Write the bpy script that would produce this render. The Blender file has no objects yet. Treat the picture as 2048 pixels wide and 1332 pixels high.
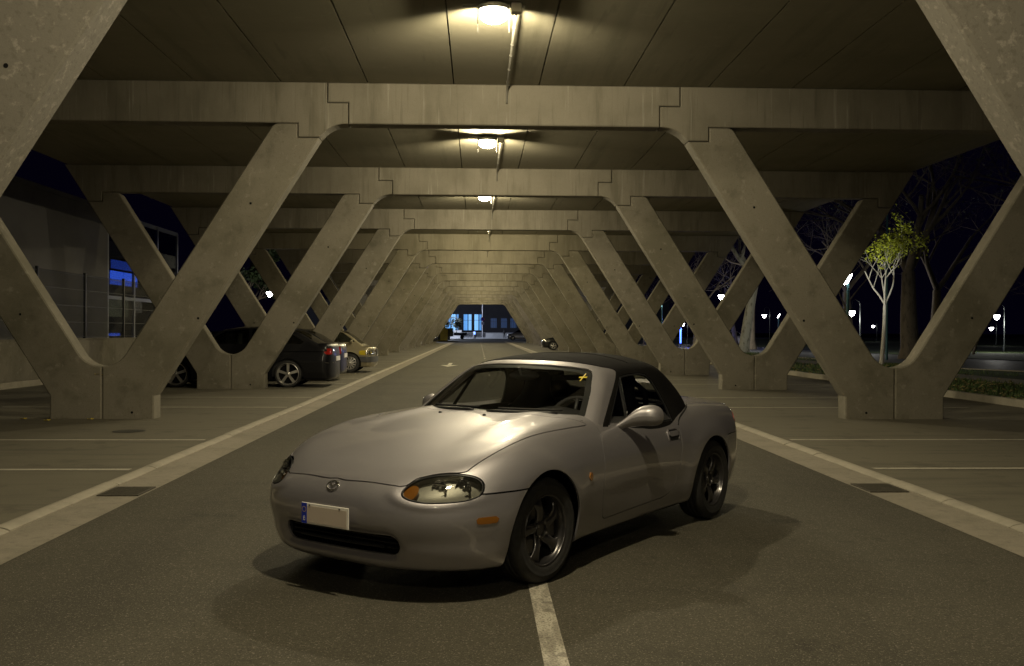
import bpy, math, random
import numpy as np
from mathutils import Vector, Matrix
random.seed(7)
sc = bpy.context.scene
COL = sc.collection
# ---------------------------------------------------------------- camera
cam_d = bpy.data.cameras.new('camera'); cam = bpy.data.objects.new('camera', cam_d); COL.objects.link(cam)
YAW, PITCH, ROLL, CAM_H = 0.0350, -0.0017, 0.0036, 1.3687
_f = Vector((math.sin(YAW)*math.cos(PITCH), math.cos(YAW)*math.cos(PITCH), math.sin(PITCH)))
_r = Vector((math.cos(YAW), -math.sin(YAW), 0)); _u = _r.cross(_f)
_r2 = _r*math.cos(ROLL) + _u*math.sin(ROLL); _u2 = -_r*math.sin(ROLL) + _u*math.cos(ROLL)
M_ = Matrix((( _r2.x, _u2.x, -_f.x, 0), (_r2.y, _u2.y, -_f.y, 0), (_r2.z, _u2.z, -_f.z, CAM_H), (0,0,0,1)))
cam.matrix_world = M_
cam_d.sensor_width = 36.0; cam_d.lens = 1950/2048*36.0; cam_d.clip_start = 0.05; cam_d.clip_end = 2000
sc.camera = cam
# ---------------------------------------------------------------- world: night sky
w = bpy.data.worlds.new('World'); sc.world = w; w.use_nodes = True
bg = w.node_tree.nodes['Background']; bg.inputs['Color'].default_value = (0.13, 0.08, 0.50, 1); bg.inputs['Strength'].default_value = 0.0055
sc.view_settings.view_transform = 'Standard'; sc.view_settings.look = 'None'; sc.view_settings.gamma = 1; sc.view_settings.exposure = 0.0
sc.render.engine = 'CYCLES'
sc.cycles.max_bounces = 8; sc.cycles.transparent_max_bounces = 16
sc.cycles.sample_clamp_indirect = 4.0

# ---------------------------------------------------------------- helpers
PI = math.pi
class MB:
    """collects shapes, links them as one mesh object"""
    def __init__(s): s.v=[]; s.f=[]; s.m=[]; s.mats=[]
    def mi(s, mat):
        if mat not in s.mats: s.mats.append(mat)
        return s.mats.index(mat)
    def add(s, vs, fs, mat=None):
        o=len(s.v); s.v += [tuple(v) for v in vs]
        k = s.mi(mat) if mat else 0
        for f in fs: s.f.append(tuple(i+o for i in f)); s.m.append(k)
        return s
    def box(s, x0,x1,y0,y1,z0,z1, mat=None):
        vs=[(x,y,z) for z in (z0,z1) for y in (y0,y1) for x in (x0,x1)]
        return s.add(vs,[(0,2,3,1),(4,5,7,6),(0,1,5,4),(2,6,7,3),(0,4,6,2),(1,3,7,5)],mat)
    def prism(s, pts, y0, y1, mat=None, bev=0.0):
        """polygon pts in (x,z), extruded along y, optional chamfer of the front/back edges"""
        n=len(pts)
        a=0
        for i in range(n):
            j=(i+1)%n; a+=pts[i][0]*pts[j][1]-pts[j][0]*pts[i][1]
        if a<0: pts=pts[::-1]
        if bev>0:
            ins=inset(pts,bev)
            L=[[(x,y0,z) for x,z in ins],[(x,y0+bev,z) for x,z in pts],[(x,y1-bev,z) for x,z in pts],[(x,y1,z) for x,z in ins]]
        else: L=[[(x,y0,z) for x,z in pts],[(x,y1,z) for x,z in pts]]
        vs=sum(L,[]); fs=[tuple(range(n)), tuple(range(len(vs)-1,len(vs)-n-1,-1))]
        for k in range(len(L)-1):
            for i in range(n):
                j=(i+1)%n; fs.append((k*n+i,(k+1)*n+i,(k+1)*n+j,k*n+j))
        return s.add(vs,fs,mat)
    def tube(s, pts, r, n=8, mat=None, cap=True):
        pts=[Vector(p) for p in pts]
        if not hasattr(r,'__len__'): r=[r]*len(pts)
        t=(pts[1]-pts[0]).normalized(); up=Vector((0,0,1)) if abs(t.z)<.9 else Vector((1,0,0))
        u=t.cross(up).normalized(); vs=[]
        for i,p in enumerate(pts):
            a=pts[min(i+1,len(pts)-1)]-pts[max(i-1,0)]; t=a.normalized()
            u=(u-t*u.dot(t)).normalized(); v=t.cross(u)
            for k in range(n):
                an=2*PI*k/n; vs.append(p+(u*math.cos(an)+v*math.sin(an))*r[i])
        fs=[]
        for i in range(len(pts)-1):
            for k in range(n):
                k2=(k+1)%n; fs.append((i*n+k,i*n+k2,(i+1)*n+k2,(i+1)*n+k))
        if cap: fs += [tuple(range(n-1,-1,-1)), tuple(range((len(pts)-1)*n,len(pts)*n))]
        return s.add(vs,fs,mat)
    def lathe(s, prof, n=24, c=(0,0,0), axis='z', mat=None, a0=0):
        """prof = [(r,h)] about axis through c"""
        vs=[]; fs=[]
        for r,h in prof:
            for k in range(n):
                a=2*PI*k/n+a0; p=(r*math.cos(a), r*math.sin(a), h)
                if axis=='y': p=(p[0],p[2],p[1])
                if axis=='x': p=(p[2],p[0],p[1])
                vs.append((p[0]+c[0],p[1]+c[1],p[2]+c[2]))
        for i in range(len(prof)-1):
            for k in range(n):
                k2=(k+1)%n; fs.append((i*n+k,i*n+k2,(i+1)*n+k2,(i+1)*n+k))
        return s.add(vs,fs,mat)
    def grid(s, P, mat=None, flip=False):
        """P[i][j] points"""
        n=len(P); m=len(P[0]); vs=[p for r in P for p in r]; fs=[]
        for i in range(n-1):
            for j in range(m-1):
                q=(i*m+j,(i+1)*m+j,(i+1)*m+j+1,i*m+j+1); fs.append(q[::-1] if flip else q)
        return s.add(vs,fs,mat)
    def build(s, name, mat=None, parent=None, smooth=False, bevel=0, angle=None, fix=False):
        me=bpy.data.meshes.new(name); me.from_pydata([tuple(v) for v in s.v],[],s.f)
        if s.mats:
            for m in s.mats: me.materials.append(m)
            me.polygons.foreach_set('material_index', s.m)
        elif mat: me.materials.append(mat)
        if fix:
            import bmesh
            b=bmesh.new(); b.from_mesh(me); bmesh.ops.recalc_face_normals(b,faces=b.faces); b.to_mesh(me); b.free()
        if smooth or angle:
            me.polygons.foreach_set('use_smooth',[True]*len(me.polygons))
            if angle: me.set_sharp_from_angle(angle=math.radians(angle))
        me.update()
        o=bpy.data.objects.new(name, me); COL.objects.link(o)
        if bevel:
            b=o.modifiers.new('bevel','BEVEL'); b.width=bevel; b.segments=2; b.limit_method='ANGLE'
        if parent: o.parent=parent
        return o
def inset(pts,d):
    n=len(pts); out=[]
    for i in range(n):
        p=Vector(pts[i]); a=(p-Vector(pts[i-1])).normalized(); b=(Vector(pts[(i+1)%n])-p).normalized()
        na=Vector((-a.y,a.x)); nb=Vector((-b.y,b.x)); m=(na+nb)
        if m.length<1e-6: m=na
        m=m.normalized(); k=max(m.dot(na),.3); q=p+m*(d/k); out.append((q.x,q.y))
    return out
def arc(cx,cz,r,a0,a1,n=8): return [(cx+r*math.cos(math.radians(a0+(a1-a0)*i/n)), cz+r*math.sin(math.radians(a0+(a1-a0)*i/n))) for i in range(n+1)]
def fillet(p0,p1,p2,r,n=8):
    """points of the round of radius r at corner p1"""
    a=(Vector(p0)-Vector(p1)).normalized(); b=(Vector(p2)-Vector(p1)).normalized()
    h=a.angle(b)/2; t=r/math.tan(h); c=Vector(p1)+(a+b).normalized()*(r/math.sin(h))
    s=Vector(p1)+a*t; e=Vector(p1)+b*t; out=[]
    a0=math.atan2(s.y-c.y,s.x-c.x); a1=math.atan2(e.y-c.y,e.x-c.x); d=a1-a0
    while d>PI: d-=2*PI
    while d<-PI: d+=2*PI
    return [(c.x+r*math.cos(a0+d*i/n), c.y+r*math.sin(a0+d*i/n)) for i in range(n+1)]
def tag(o,label=None,cat=None,group=None,kind=None):
    if label: o['label']=label
    if cat: o['category']=cat
    if group: o['group']=group
    if kind: o['kind']=kind
    return o
def empty(name,loc=(0,0,0),rz=0,label=None,cat=None,group=None):
    o=bpy.data.objects.new(name,None); COL.objects.link(o); o.location=loc; o.rotation_euler=(0,0,rz); o.empty_display_size=.2
    return tag(o,label,cat,group)
def copy_tree(o,parent=None):
    c=o.copy(); COL.objects.link(c); c.parent=parent
    for ch in [x for x in o.children]: copy_tree(ch,c)
    return c
ORD=['nearest','second','third','fourth','fifth','sixth','seventh','eighth','ninth','tenth','eleventh','twelfth','thirteenth','fourteenth','farthest']
# ---------------------------------------------------------------- materials
def mat(name, col=(.5,.5,.5), rough=.6, metal=0, spec=.5, coat=0, coatr=.05, emit=None, es=1.0, noise=None, bump=None, trans=0, alpha=None):
    m=bpy.data.materials.new(name); m.use_nodes=True; nt=m.node_tree; b=nt.nodes['Principled BSDF']
    b.inputs['Base Color'].default_value=(*col,1); b.inputs['Roughness'].default_value=rough; b.inputs['Metallic'].default_value=metal
    b.inputs['Specular IOR Level'].default_value=spec; b.inputs['Coat Weight'].default_value=coat; b.inputs['Coat Roughness'].default_value=coatr
    if trans: b.inputs['Transmission Weight'].default_value=trans
    if emit: b.inputs['Emission Color'].default_value=(*emit,1); b.inputs['Emission Strength'].default_value=es
    if noise or bump:
        tc=nt.nodes.new('ShaderNodeTexCoord')
    if noise:   # (scale, amount)
        n=nt.nodes.new('ShaderNodeTexNoise'); n.inputs['Scale'].default_value=noise[0]; n.inputs['Detail'].default_value=6
        nt.links.new(tc.outputs['Object'],n.inputs['Vector'])
        r=nt.nodes.new('ShaderNodeMapRange'); r.inputs[1].default_value=.3; r.inputs[2].default_value=.7; r.inputs[3].default_value=1-noise[1]; r.inputs[4].default_value=1+noise[1]
        nt.links.new(n.outputs['Fac'],r.inputs[0])
        h=nt.nodes.new('ShaderNodeVectorMath'); h.operation='SCALE'; h.inputs[0].default_value=col; nt.links.new(r.outputs[0],h.inputs['Scale'])
        nt.links.new(h.outputs[0],b.inputs['Base Color'])
    if bump:
        n=nt.nodes.new('ShaderNodeTexNoise'); n.inputs['Scale'].default_value=bump[0]; n.inputs['Detail'].default_value=4
        nt.links.new(tc.outputs['Object'],n.inputs['Vector'])
        q=nt.nodes.new('ShaderNodeBump'); q.inputs['Strength'].default_value=bump[1]; q.inputs['Distance'].default_value=bump[2] if len(bump)>2 else .01
        nt.links.new(n.outputs['Fac'],q.inputs['Height']); nt.links.new(q.outputs[0],b.inputs['Normal'])
    return m
def surf_mat(name, base, layers, rough=.85, spec=.3, bump=None, coord='Generated', roughvar=None):
    """base colour darkened / lightened by several noise layers.
    layers: (scale xyz, detail, lo, hi, colour multiplier at hi, fac) evaluated in world space"""
    m=bpy.data.materials.new(name); m.use_nodes=True; nt=m.node_tree; b=nt.nodes['Principled BSDF']; N=nt.nodes; L=nt.links
    b.inputs['Roughness'].default_value=rough; b.inputs['Specular IOR Level'].default_value=spec
    g=N.new('ShaderNodeNewGeometry')
    cur=N.new('ShaderNodeRGB'); cur.outputs[0].default_value=(*base,1); cur=cur.outputs[0]
    for (sc3,det,lo,hi,colr,fac) in layers:
        mp=N.new('ShaderNodeMapping'); mp.inputs['Scale'].default_value=sc3 if hasattr(sc3,'__len__') else (sc3,)*3
        mp.inputs['Location'].default_value=(random.uniform(0,50),random.uniform(0,50),random.uniform(0,50))
        L.new(g.outputs['Position'],mp.inputs['Vector'])
        n=N.new('ShaderNodeTexNoise'); n.inputs['Scale'].default_value=1; n.inputs['Detail'].default_value=det; n.inputs['Roughness'].default_value=.62
        L.new(mp.outputs[0],n.inputs['Vector'])
        r=N.new('ShaderNodeMapRange'); r.interpolation_type='SMOOTHSTEP'; r.inputs[1].default_value=lo; r.inputs[2].default_value=hi; r.inputs[3].default_value=0; r.inputs[4].default_value=fac
        L.new(n.outputs['Fac'],r.inputs[0])
        mx=N.new('ShaderNodeMix'); mx.data_type='RGBA'; L.new(r.outputs[0],mx.inputs[0]); L.new(cur,mx.inputs[6]); mx.inputs[7].default_value=(*colr,1)
        cur=mx.outputs[2]
    L.new(cur,b.inputs['Base Color'])
    if bump:
        hs=None
        for (s_,st,di) in bump:
            n=N.new('ShaderNodeTexNoise'); n.inputs['Scale'].default_value=s_; n.inputs['Detail'].default_value=5; L.new(g.outputs['Position'],n.inputs['Vector'])
            q=N.new('ShaderNodeBump'); q.inputs['Strength'].default_value=st; q.inputs['Distance'].default_value=di; L.new(n.outputs['Fac'],q.inputs['Height'])
            if hs: L.new(hs,q.inputs['Normal'])
            hs=q.outputs[0]
        L.new(hs,b.inputs['Normal'])
    return m
CB=(.205,.186,.145)
M_conc = surf_mat('precast_concrete', CB, [(.8,5,.42,.66,(.130,.119,.084),.75),(2.6,7,.52,.70,(.095,.088,.06),.5),((7,7,7),8,.56,.70,(.33,.30,.25),.45),(28,5,.56,.72,(.09,.083,.062),.5),(70,3,.52,.75,(.085,.077,.06),.5)], rough=.8, bump=[(9,.15,.02),(80,.25,.004)])
M_conc_b = surf_mat('streaked_concrete', CB, [((3,3,.5),6,.48,.66,(.115,.105,.074),.6),((16,16,.6),5,.55,.68,(.08,.073,.053),.45),(1.1,5,.4,.7,(.14,.127,.094),.6),((12,12,.5),4,.6,.74,(.36,.34,.29),.55),(60,3,.52,.75,(.10,.09,.07),.45)], rough=.8, bump=[(10,.12,.02),(80,.2,.004)])
M_conc_rough = surf_mat('pitted_concrete', (.215,.198,.165), [((14,14,14),12,.54,.66,(.42,.385,.33),.5),(22,8,.52,.64,(.15,.135,.11),.6),(90,3,.5,.75,(.15,.135,.115),.5)], rough=.8, bump=[(25,.3,.01),(110,.3,.004)])
M_ceil = surf_mat('ceiling_concrete', (.215,.197,.142), [((.35,.5,.5),4,.4,.7,(.175,.163,.112),.8),((2.6,.18,1),6,.5,.70,(.135,.127,.086),.55),((5,5,5),7,.56,.75,(.28,.26,.20),.35),((7,.6,1),5,.6,.72,(.11,.10,.07),.4)], rough=.85, bump=[(6,.15,.02)])
M_asph = surf_mat('asphalt', (.062,.056,.0405), [(.5,4,.4,.7,(.045,.041,.029),.8),((.25,1.8,1),6,.5,.72,(.042,.038,.028),.6),((1.5,.10,1),4,.52,.66,(.036,.032,.024),.45),((2.2,1.6,1),8,.62,.70,(.026,.023,.018),.6),(110,2,.58,.70,(.24,.22,.18),.75),(75,2,.54,.70,(.028,.025,.018),.75),(260,1,.55,.7,(.17,.155,.12),.5),(5,7,.58,.70,(.045,.040,.030),.6)], rough=.9, spec=.2, bump=[(130,.55,.006),(5,.1,.01)])
M_park = surf_mat('worn_parking_paving', (.128,.116,.084), [((.5,.9,1),5,.4,.7,(.11,.10,.072),.8),((.5,4.5,1),7,.5,.68,(.075,.068,.05),.65),(70,3,.5,.75,(.22,.20,.155),.35),(2.5,8,.56,.68,(.075,.068,.05),.65)], rough=.8, spec=.3, bump=[(60,.3,.004)])
M_gut = surf_mat('gutter_concrete', (.245,.217,.172), [(2.0,7,.4,.66,(.18,.162,.125),.8),(12,7,.5,.7,(.14,.128,.098),.6),(90,2,.5,.75,(.42,.38,.31),.3)], rough=.8, bump=[(60,.3,.004)])
M_kerb = surf_mat('kerb_concrete', (.33,.30,.24), [(3.0,6,.4,.7,(.24,.22,.175),.7),(16,6,.5,.75,(.24,.215,.17),.5)], rough=.8, bump=[(40,.3,.005)])
M_line = surf_mat('road_paint_worn', (.44,.405,.33), [((14,3,1),8,.46,.60,(.22,.20,.16),.75),(90,4,.48,.62,(.10,.09,.072),.8),(9,7,.54,.62,(.09,.082,.064),.6)], rough=.7, bump=[(90,.3,.004)])
M_bay = surf_mat('bay_line_paint', (.40,.37,.30), [(9,8,.5,.66,(.22,.20,.16),.7),(70,3,.52,.68,(.14,.127,.10),.6)], rough=.8, bump=[(90,.3,.004)])
M_grass = surf_mat('night_grass', (.035,.06,.015), [(2,6,.4,.7,(.03,.035,.012),.8),(25,3,.5,.7,(.07,.085,.03),.5)], rough=.9)
M_path = surf_mat('path_paving', (.22,.205,.17), [(1,6,.4,.7,(.15,.14,.115),.8)], rough=.8)
M_road = surf_mat('road_asphalt_far', (.085,.088,.088), [(1,4,.4,.7,(.06,.06,.06),.8)], rough=.6)
M_soil = surf_mat('dark_soil', (.04,.035,.022), [(3,6,.4,.7,(.02,.018,.012),.8)], rough=.95)
M_dark = mat('black_hole',(.01,.01,.01),.9,spec=.1)
M_steel = mat('galvanised_steel',(.35,.35,.34),.45,.7,noise=(20,.2))
M_fence = mat('dark_fence_paint',(.03,.032,.035),.5,.2)
# ---------------------------------------------------------------- large structure
CX=0.404; Y0=14.95; SP=7.6875; TH=.33; NF=15     # frames k=-1..13
BI,BO,Z1,VC,ZN=5.308,6.857,.373,6.084,.665
ST,ZST,JA,JB,ZT,ZM,ZB,SA,SO=2.837,4.308,2.715,2.398,5.155,4.853,4.527,3.157,3.521
GAP=.012
tanl=(BI-ST)/(ZST-Z1)
def v_support(sgn,mb):
    """V-shaped support in frame plane; sgn=-1 left"""
    for side in (-1,1):                      # inner half (-1), outer half(+1), mirrored about VC
        g=.006
        ztop=ZB-.004
        def U(u): return VC+side*abs(VC-u)*1.0
        r=.5
        no=[(VC-.0,-.0)]
        # outline of the inner half: bottom at joint, base corner, slanted inner edge, step, top, round, outer slanted edge, notch round
        p_notch_line=lambda z: SO+tanl*(ZB-z)
        zc=ZB-(VC-SO)/tanl
        low=fillet((SO,ZB),(VC,zc),(2*VC-SO,ZB),.42,10)
        half=[p for p in low if p[0]<VC-1e-4]; zn=low[5][1]
        pts=[(VC-g,-.05),(BI,-.05),(BI,Z1),(ST,ZST),(SA+.006,ZST),(SA+.006,ztop)]
        top=fillet((SA,ztop),(SO,ztop),(SO+tanl,ztop-1.0),.14,5)
        pts+=top; pts+=half; pts+=[(VC-g,zn)]
        if side==1: pts=[(2*VC-x,z) for x,z in pts]
        mb.prism([(CX+sgn*x,z) for x,z in pts],0,TH,bev=.018)
    mb.prism([(CX+sgn*x,z) for x,z in [(VC-.01,-.05),(VC+.01,-.05),(VC+.01,.60),(VC-.01,.60)]],.02,TH-.02)
frames=[]
for k in range(-1,14):
    y=Y0+SP*k; n=k+1
    lab={0:'nearest concrete frame, its slanting legs cropped by the top corners',1:'concrete V-leg frame standing just behind the silver convertible'}.get(n,
        '%s concrete V-leg frame counted from the camera along the aisle'%ORD[n])
    if n==14: lab='last concrete frame at the far mouth of the covered aisle'
    fr=empty('concrete_frame',(0,y,0),0,lab,'concrete frame','portal frames of the covered car park')
    frames.append(fr)
    if k<=1:
        b=MB(); pts=[(-JB+GAP,ZB),(-JB+GAP,ZM),(-JA+GAP,ZM),(-JA+GAP,ZT-.003),(JA-GAP,ZT-.003),(JA-GAP,ZM),(JB-GAP,ZM),(JB-GAP,ZB)]
        b.prism([(CX+x,z) for x,z in pts],0,TH,bev=.015)
        beam=b.build('crossbeam',M_conc_b,fr); b_me=beam.data
        cants=[]; vs=[]
        for s in (-1,1):
            b=MB(); curve=fillet((JB,ZB),(JB+.42,ZB),(ST,ZST),.42,8)
            # underside from joint curving into the strut's inner edge
            cp=[(JB,ZB)]+[p for p in fillet((JB-.2,ZB),(ST-.139,ZB),(ST+.03,ZST-.05),.5,8) if p[0]<ST-.005 and p[1]>ZST+.005]
            pts=cp+[(ST-.002,ZST+.012),(SA-.006,ZST+.012),(SA-.006,ZB+.006),(2*VC-SA+.006,ZB+.006),(2*VC-SA+.006,ZST+.012),(2*VC-ST+.006,ZST+.012),(2*VC-ST+.53,ZT-.003),(JA,ZT-.003),(JA,ZM-GAP),(JB,ZM-GAP)]
            pp=[pts[0]]
            for p in pts[1:]:
                if (Vector(p)-Vector(pp[-1])).length>1e-3: pp.append(p)
            b.prism([(CX+s*x,z) for x,z in pp],0,TH,bev=.012)
            cants.append(b.build('cantilever_beam',M_conc_b,fr))
            b=MB(); v_support(s,b)
            vs.append(b.build('v_support',M_conc_rough if (k==-1) else M_conc,fr))
            # form-tie holes on the struts
            for (u,z) in ((BI-tanl*(2.0-Z1)+.36,1.55),(BI-tanl*(3.2-Z1)+.33,3.3),(2*VC-(BI-tanl*(1.6-Z1)+.33),1.6),(VC-.45,.12)):
                h=MB(); h.lathe([(.0001,-.004),(.017,-.004),(.019,.0)],10,(CX+s*u,0,z),'y'); h.build('tie_hole',M_dark,vs[-1])
    else:
        src=frames[2]
        for ch in list(src.children):
            c=copy_tree(ch,fr)
# roof deck of long planks
b=MB(); pw=1.31; u=-.787-pw*8
RY0,RY1=-14,Y0+SP*13+.9
while u<10.2:
    a=max(u,-9.80)+.010; e=min(u+pw,9.80)-.010
    if e>a+.05:
        b.box(CX+a,CX+e,RY0,RY1,ZT,ZT+.30)
    u+=pw
b.box(CX-9.80,CX+9.80,RY0,RY1,ZT+.303,ZT+.75)
ro=b.build('roof_deck',M_ceil); tag(ro,'long concrete roof deck of planks carried by the V-leg frames over the aisle','roof')

# ---------------------------------------------------------------- ground
def sheet(name,pts,z,m,kind='structure',thick=None):
    b=MB(); b.add([(x,y,z) for x,y in pts],[tuple(range(len(pts)))])
    a=sum(pts[i][0]*pts[(i+1)%len(pts)][1]-pts[(i+1)%len(pts)][0]*pts[i][1] for i in range(len(pts)))
    if a<0: b.f=[f[::-1] for f in b.f]
    return tag(b.build(name,m),kind=kind)
AC=.285; GI=3.055; KI=3.44; KO=3.56
sheet('ground',[(-600,-60),(600,-60),(600,1400),(-600,1400)],-.03,M_soil)
sheet('aisle_road',[(AC-GI-.02,-20),(AC+GI+.02,-20),(AC+GI+.02,136),(AC-GI-.02,136)],-.004,M_asph)
sheet('cross_street',[(-60,136),(90,136),(90,182),(-60,182)],-.008,M_road)
for s,nm in ((-1,'parking_area_left'),(1,'parking_area_right')):
    x0=AC+s*(KO-.02); x1=-10.6 if s<0 else 9.85
    sheet(nm,[(x0,-20),(x1,-20),(x1,136),(x0,136)],.024,M_park)
    # gutter: shallow strip
    sheet('gutter_left' if s<0 else 'gutter_right',[(AC+s*GI,-20),(AC+s*(KI+.02),-20),(AC+s*(KI+.02),133),(AC+s*GI,133)],.0,M_gut)
    # kerb: rounded stones 1 m long
    b=MB(); y=-6.3
    while y<133:
        jx=random.uniform(-.004,.004); jz=random.uniform(-.003,.003)
        prof=[(KI,-.03),(KI,.008),(KI+.02,.018),(KI+.05,.027),(KI+.08,.031),(KO-.01,.031),(KO,.02),(KO,-.03)]
        a=[(AC+s*(p[0]+jx),y+.006,p[1]+jz) for p in prof]; c=[(q[0],y+.994,q[2]) for q in a]
        n=len(prof); b.add(a+c,[(i,i+n,i+n+1,i+1) for i in range(n-1)]+[tuple(range(n)),tuple(range(2*n-1,n-1,-1))])
        y+=1.0
    tag(b.build('kerb_left' if s<0 else 'kerb_right',M_kerb,angle=50),kind='structure')
    # bay lines
    k=0
    for i in range(-4,48):
        yy=12.06+2.5625*i
        if i%3==1: continue
        xa=AC+s*(KO+.06); xb=AC+s*(KO+.06+4.9)
        w_=.05
        if 4<yy<125:
            side='left' if s<0 else 'right'
            sheet('bay_line',[(xa,yy-w_),(xb,yy-w_),(xb,yy+w_),(xa,yy+w_)],.028,M_bay)
# centre line and arrow
sheet('centre_line',[(CX-.075-.052,-5),(CX-.075+.052,-5),(CX-.075+.052,8.3),(CX-.075-.052,8.3)],.0,M_line)
for i in range(22):
    yy=30+i*4.6; sheet('centre_line_dash',[(CX-.05-.035,yy),(CX-.05+.035,yy),(CX-.05+.035,yy+1.1),(CX-.05-.035,yy+1.1)],.0,M_line)
ax,ay=-1.15,39.5
sheet('lane_arrow',[(ax-.075,ay+2.4),(ax+.075,ay+2.4),(ax+.075,ay-.2),(ax+.36,ay-.2),(ax,ay-2.0),(ax-.36,ay-.2),(ax-.075,ay-.2)],.001,M_line)
# drain grates
M_grate=mat('cast_iron_grate',(.10,.09,.07),.6,.5,noise=(40,.3))
for (gx,gy,lab) in ((AC-GI-.19,8.35,'iron drain grate in the gutter left of the silver convertible'),(AC+GI+.19,8.45,'iron drain grate in the gutter right of the silver convertible')):
    t=empty('drain_grate',(gx,gy,0),0,lab,'drain','drain grates')
    b=MB(); b.box(-.17,.17,-.22,-.20,.001,.010).box(-.17,.17,.20,.22,.001,.010).box(-.17,-.15,-.20,.20,.001,.010).box(.15,.17,-.20,.20,.001,.010); b.build('frame',M_grate,t)
    b=MB()
    for i in range(10): b.box(-.149,.149,-.19+i*.04,-.168+i*.04,.001,.010)
    b.build('slat',M_grate,t)
    b=MB(); b.box(-.149,.149,-.199,.199,.0012,.003); b.build('pit',M_dark,t)
# manhole-like stain cover on left bay
b=MB(); b.lathe([(.0001,.0285),(.21,.0285)],24,(-4.62,13.1,0)); tag(b.build('manhole_cover',mat('dark_cover',(.03,.027,.02),.7)),'flat dark round cover set in the left parking bay before the V support','manhole cover')
LAMP_E=[240,360,320,330]
# ---------------------------------------------------------------- ceiling lamps
M_bulb=mat('lamp_glow',(1,1,1),.5,emit=(1.0,.88,.62),es=70)
M_lampbody=mat('lamp_housing',(.10,.10,.09),.5,.4)
M_pipe=mat('conduit_pvc',(.20,.19,.16),.6)
def make_lamp(y,n):
    lab='%s ceiling lamp along the aisle from the camera, with its conduit'%ORD[n] if n<14 else 'farthest ceiling lamp'
    t=empty('ceiling_lamp',(.17,y,ZT),0,lab,'lamp','lamps down the middle of the roof')
    return t
LAMP_Y=[Y0-3.72+SP*k for k in range(-2,14)]
proto=None
for i,y in enumerate(LAMP_Y):
    n=i
    if i<2:                                     # two behind / above the camera, outside the frame
        lab='ceiling lamp above and behind the camera' if i==0 else 'ceiling lamp over the camera, just outside the frame'
    else:
        lab=('%s ceiling lamp in view along the aisle, with its grey conduit'%ORD[i-2]).replace('nearest','nearest bright')
    t=empty('ceiling_lamp',(.17,y,ZT),0,lab,'lamp','lamps down the middle of the roof')
    if proto is None:
        b=MB(); b.lathe([(.0001,-.03),(.165,-.035),(.185,-.06),(.185,-.10),(.0001,-.10)],20); b.box(-.06,.06,-.06,.06,-.035,0); b.box(-.36,.36,-.02,.02,-.055,-.035); b.box(-.186,-.178,-.15,.15,-.30,-.09); b.box(.178,.186,-.15,.15,-.30,-.09); b.build('housing_added_shields',M_lampbody,t)  # thin side plates added to block light towards the outer beams
        b=MB(); b.lathe([(.15,-.101),(.165,-.14),(.15,-.19),(.09,-.225),(.0001,-.235)],20); b.build('lens',M_bulb,t,smooth=True)
        b=MB(); b.box(.20,.32,-.05,.07,-.12,-.01); b.build('junction_box',mat('junction_box',(.5,.48,.43),.5),t,bevel=.008)
        b=MB(); b.tube([(.26,.05,-.07),(.26,3.2,-.07),(.26,3.55,-.10),(.26,3.66,-.16),(.26,3.67,-.30)],.015,8)
        for q in (.7,1.4,1.9,2.6,3.3): b.lathe([(.015,q-.012),(.021,q-.012),(.021,q+.012),(.015,q+.012)],8,(.26,0,-.07),'y')
        b.build('conduit',M_pipe,t,smooth=True)
        proto=t
    else:
        for ch in proto.children: copy_tree(ch,t)
    L=bpy.data.lights.new('lamp_light','POINT'); L.energy=LAMP_E[i] if i<len(LAMP_E) else 390; L.shadow_soft_size=.07
    L.color=(1.0,.85,.46) if i>4 else (1.0,.87,.58)
    lo=bpy.data.objects.new('lamp_light',L); COL.objects.link(lo); lo.parent=t; lo.location=(0,0,-.30)
# ---------------------------------------------------------------- silver roadster: body shape as an implicit surface (x forward from front axle, y left, z up)
def sp(xs,ys):
    xs=np.array(xs,float); ys=np.array(ys,float)
    if xs[0]>xs[-1]: xs=xs[::-1]; ys=ys[::-1]
    h=np.diff(xs); d=np.diff(ys)/h; m=np.zeros_like(xs)
    m[0]=d[0]; m[-1]=d[-1]
    for i in range(1,len(xs)-1):
        if d[i-1]*d[i]<=0: m[i]=0
        else:
            w1=2*h[i]+h[i-1]; w2=h[i]+2*h[i-1]; m[i]=(w1+w2)/(w1/d[i-1]+w2/d[i])
    def f(x):
        x=np.clip(x,xs[0],xs[-1]); i=np.clip(np.searchsorted(xs,x,side='right')-1,0,len(xs)-2)
        t=(x-xs[i])/h[i]; t2=t*t; t3=t2*t
        return (2*t3-3*t2+1)*ys[i]+(t3-2*t2+t)*h[i]*m[i]+(-2*t3+3*t2)*ys[i+1]+(t3-t2)*h[i]*m[i+1]
    return f
def smax(a,b,k):
    h=np.maximum(k-np.abs(a-b),0)/k
    return np.maximum(a,b)+h*h*h*k/6.0
zc_=sp([.95,.85,.80,.72,.6,.4,.2,0,-.3,-.6,-.8,-1.5,-2.0,-2.4,-2.7,-2.95,-3.1,-3.2],
       [.50,.575,.612,.652,.695,.752,.797,.832,.868,.890,.893,.872,.868,.862,.852,.842,.828,.80])
crown_=sp([.9,.7,.4,.0,-.6,-1.5,-2.3,-2.8,-3.2],[.06,.060,.050,.038,.040,.060,.045,.05,.07])
wp_=sp([.9,.6,.30,.0,-.3,-.6,-1.1,-1.6,-2.0,-2.3,-2.6,-2.9,-3.2],[.79,.805,.818,.826,.820,.807,.799,.798,.806,.810,.790,.750,.69])
wz_=sp([.0,.18,.26,.36,.48,.58,.66,.74,.82,.90,1.0],[-.10,-.055,-.030,-.010,.0,-.001,-.014,-.040,-.080,-.135,-.22])
xf_=sp([.0,.12,.17,.22,.28,.36,.44,.52,.58,.64,.70,.78,.9],[.60,.74,.785,.815,.838,.856,.862,.857,.842,.815,.77,.68,.5])
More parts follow.
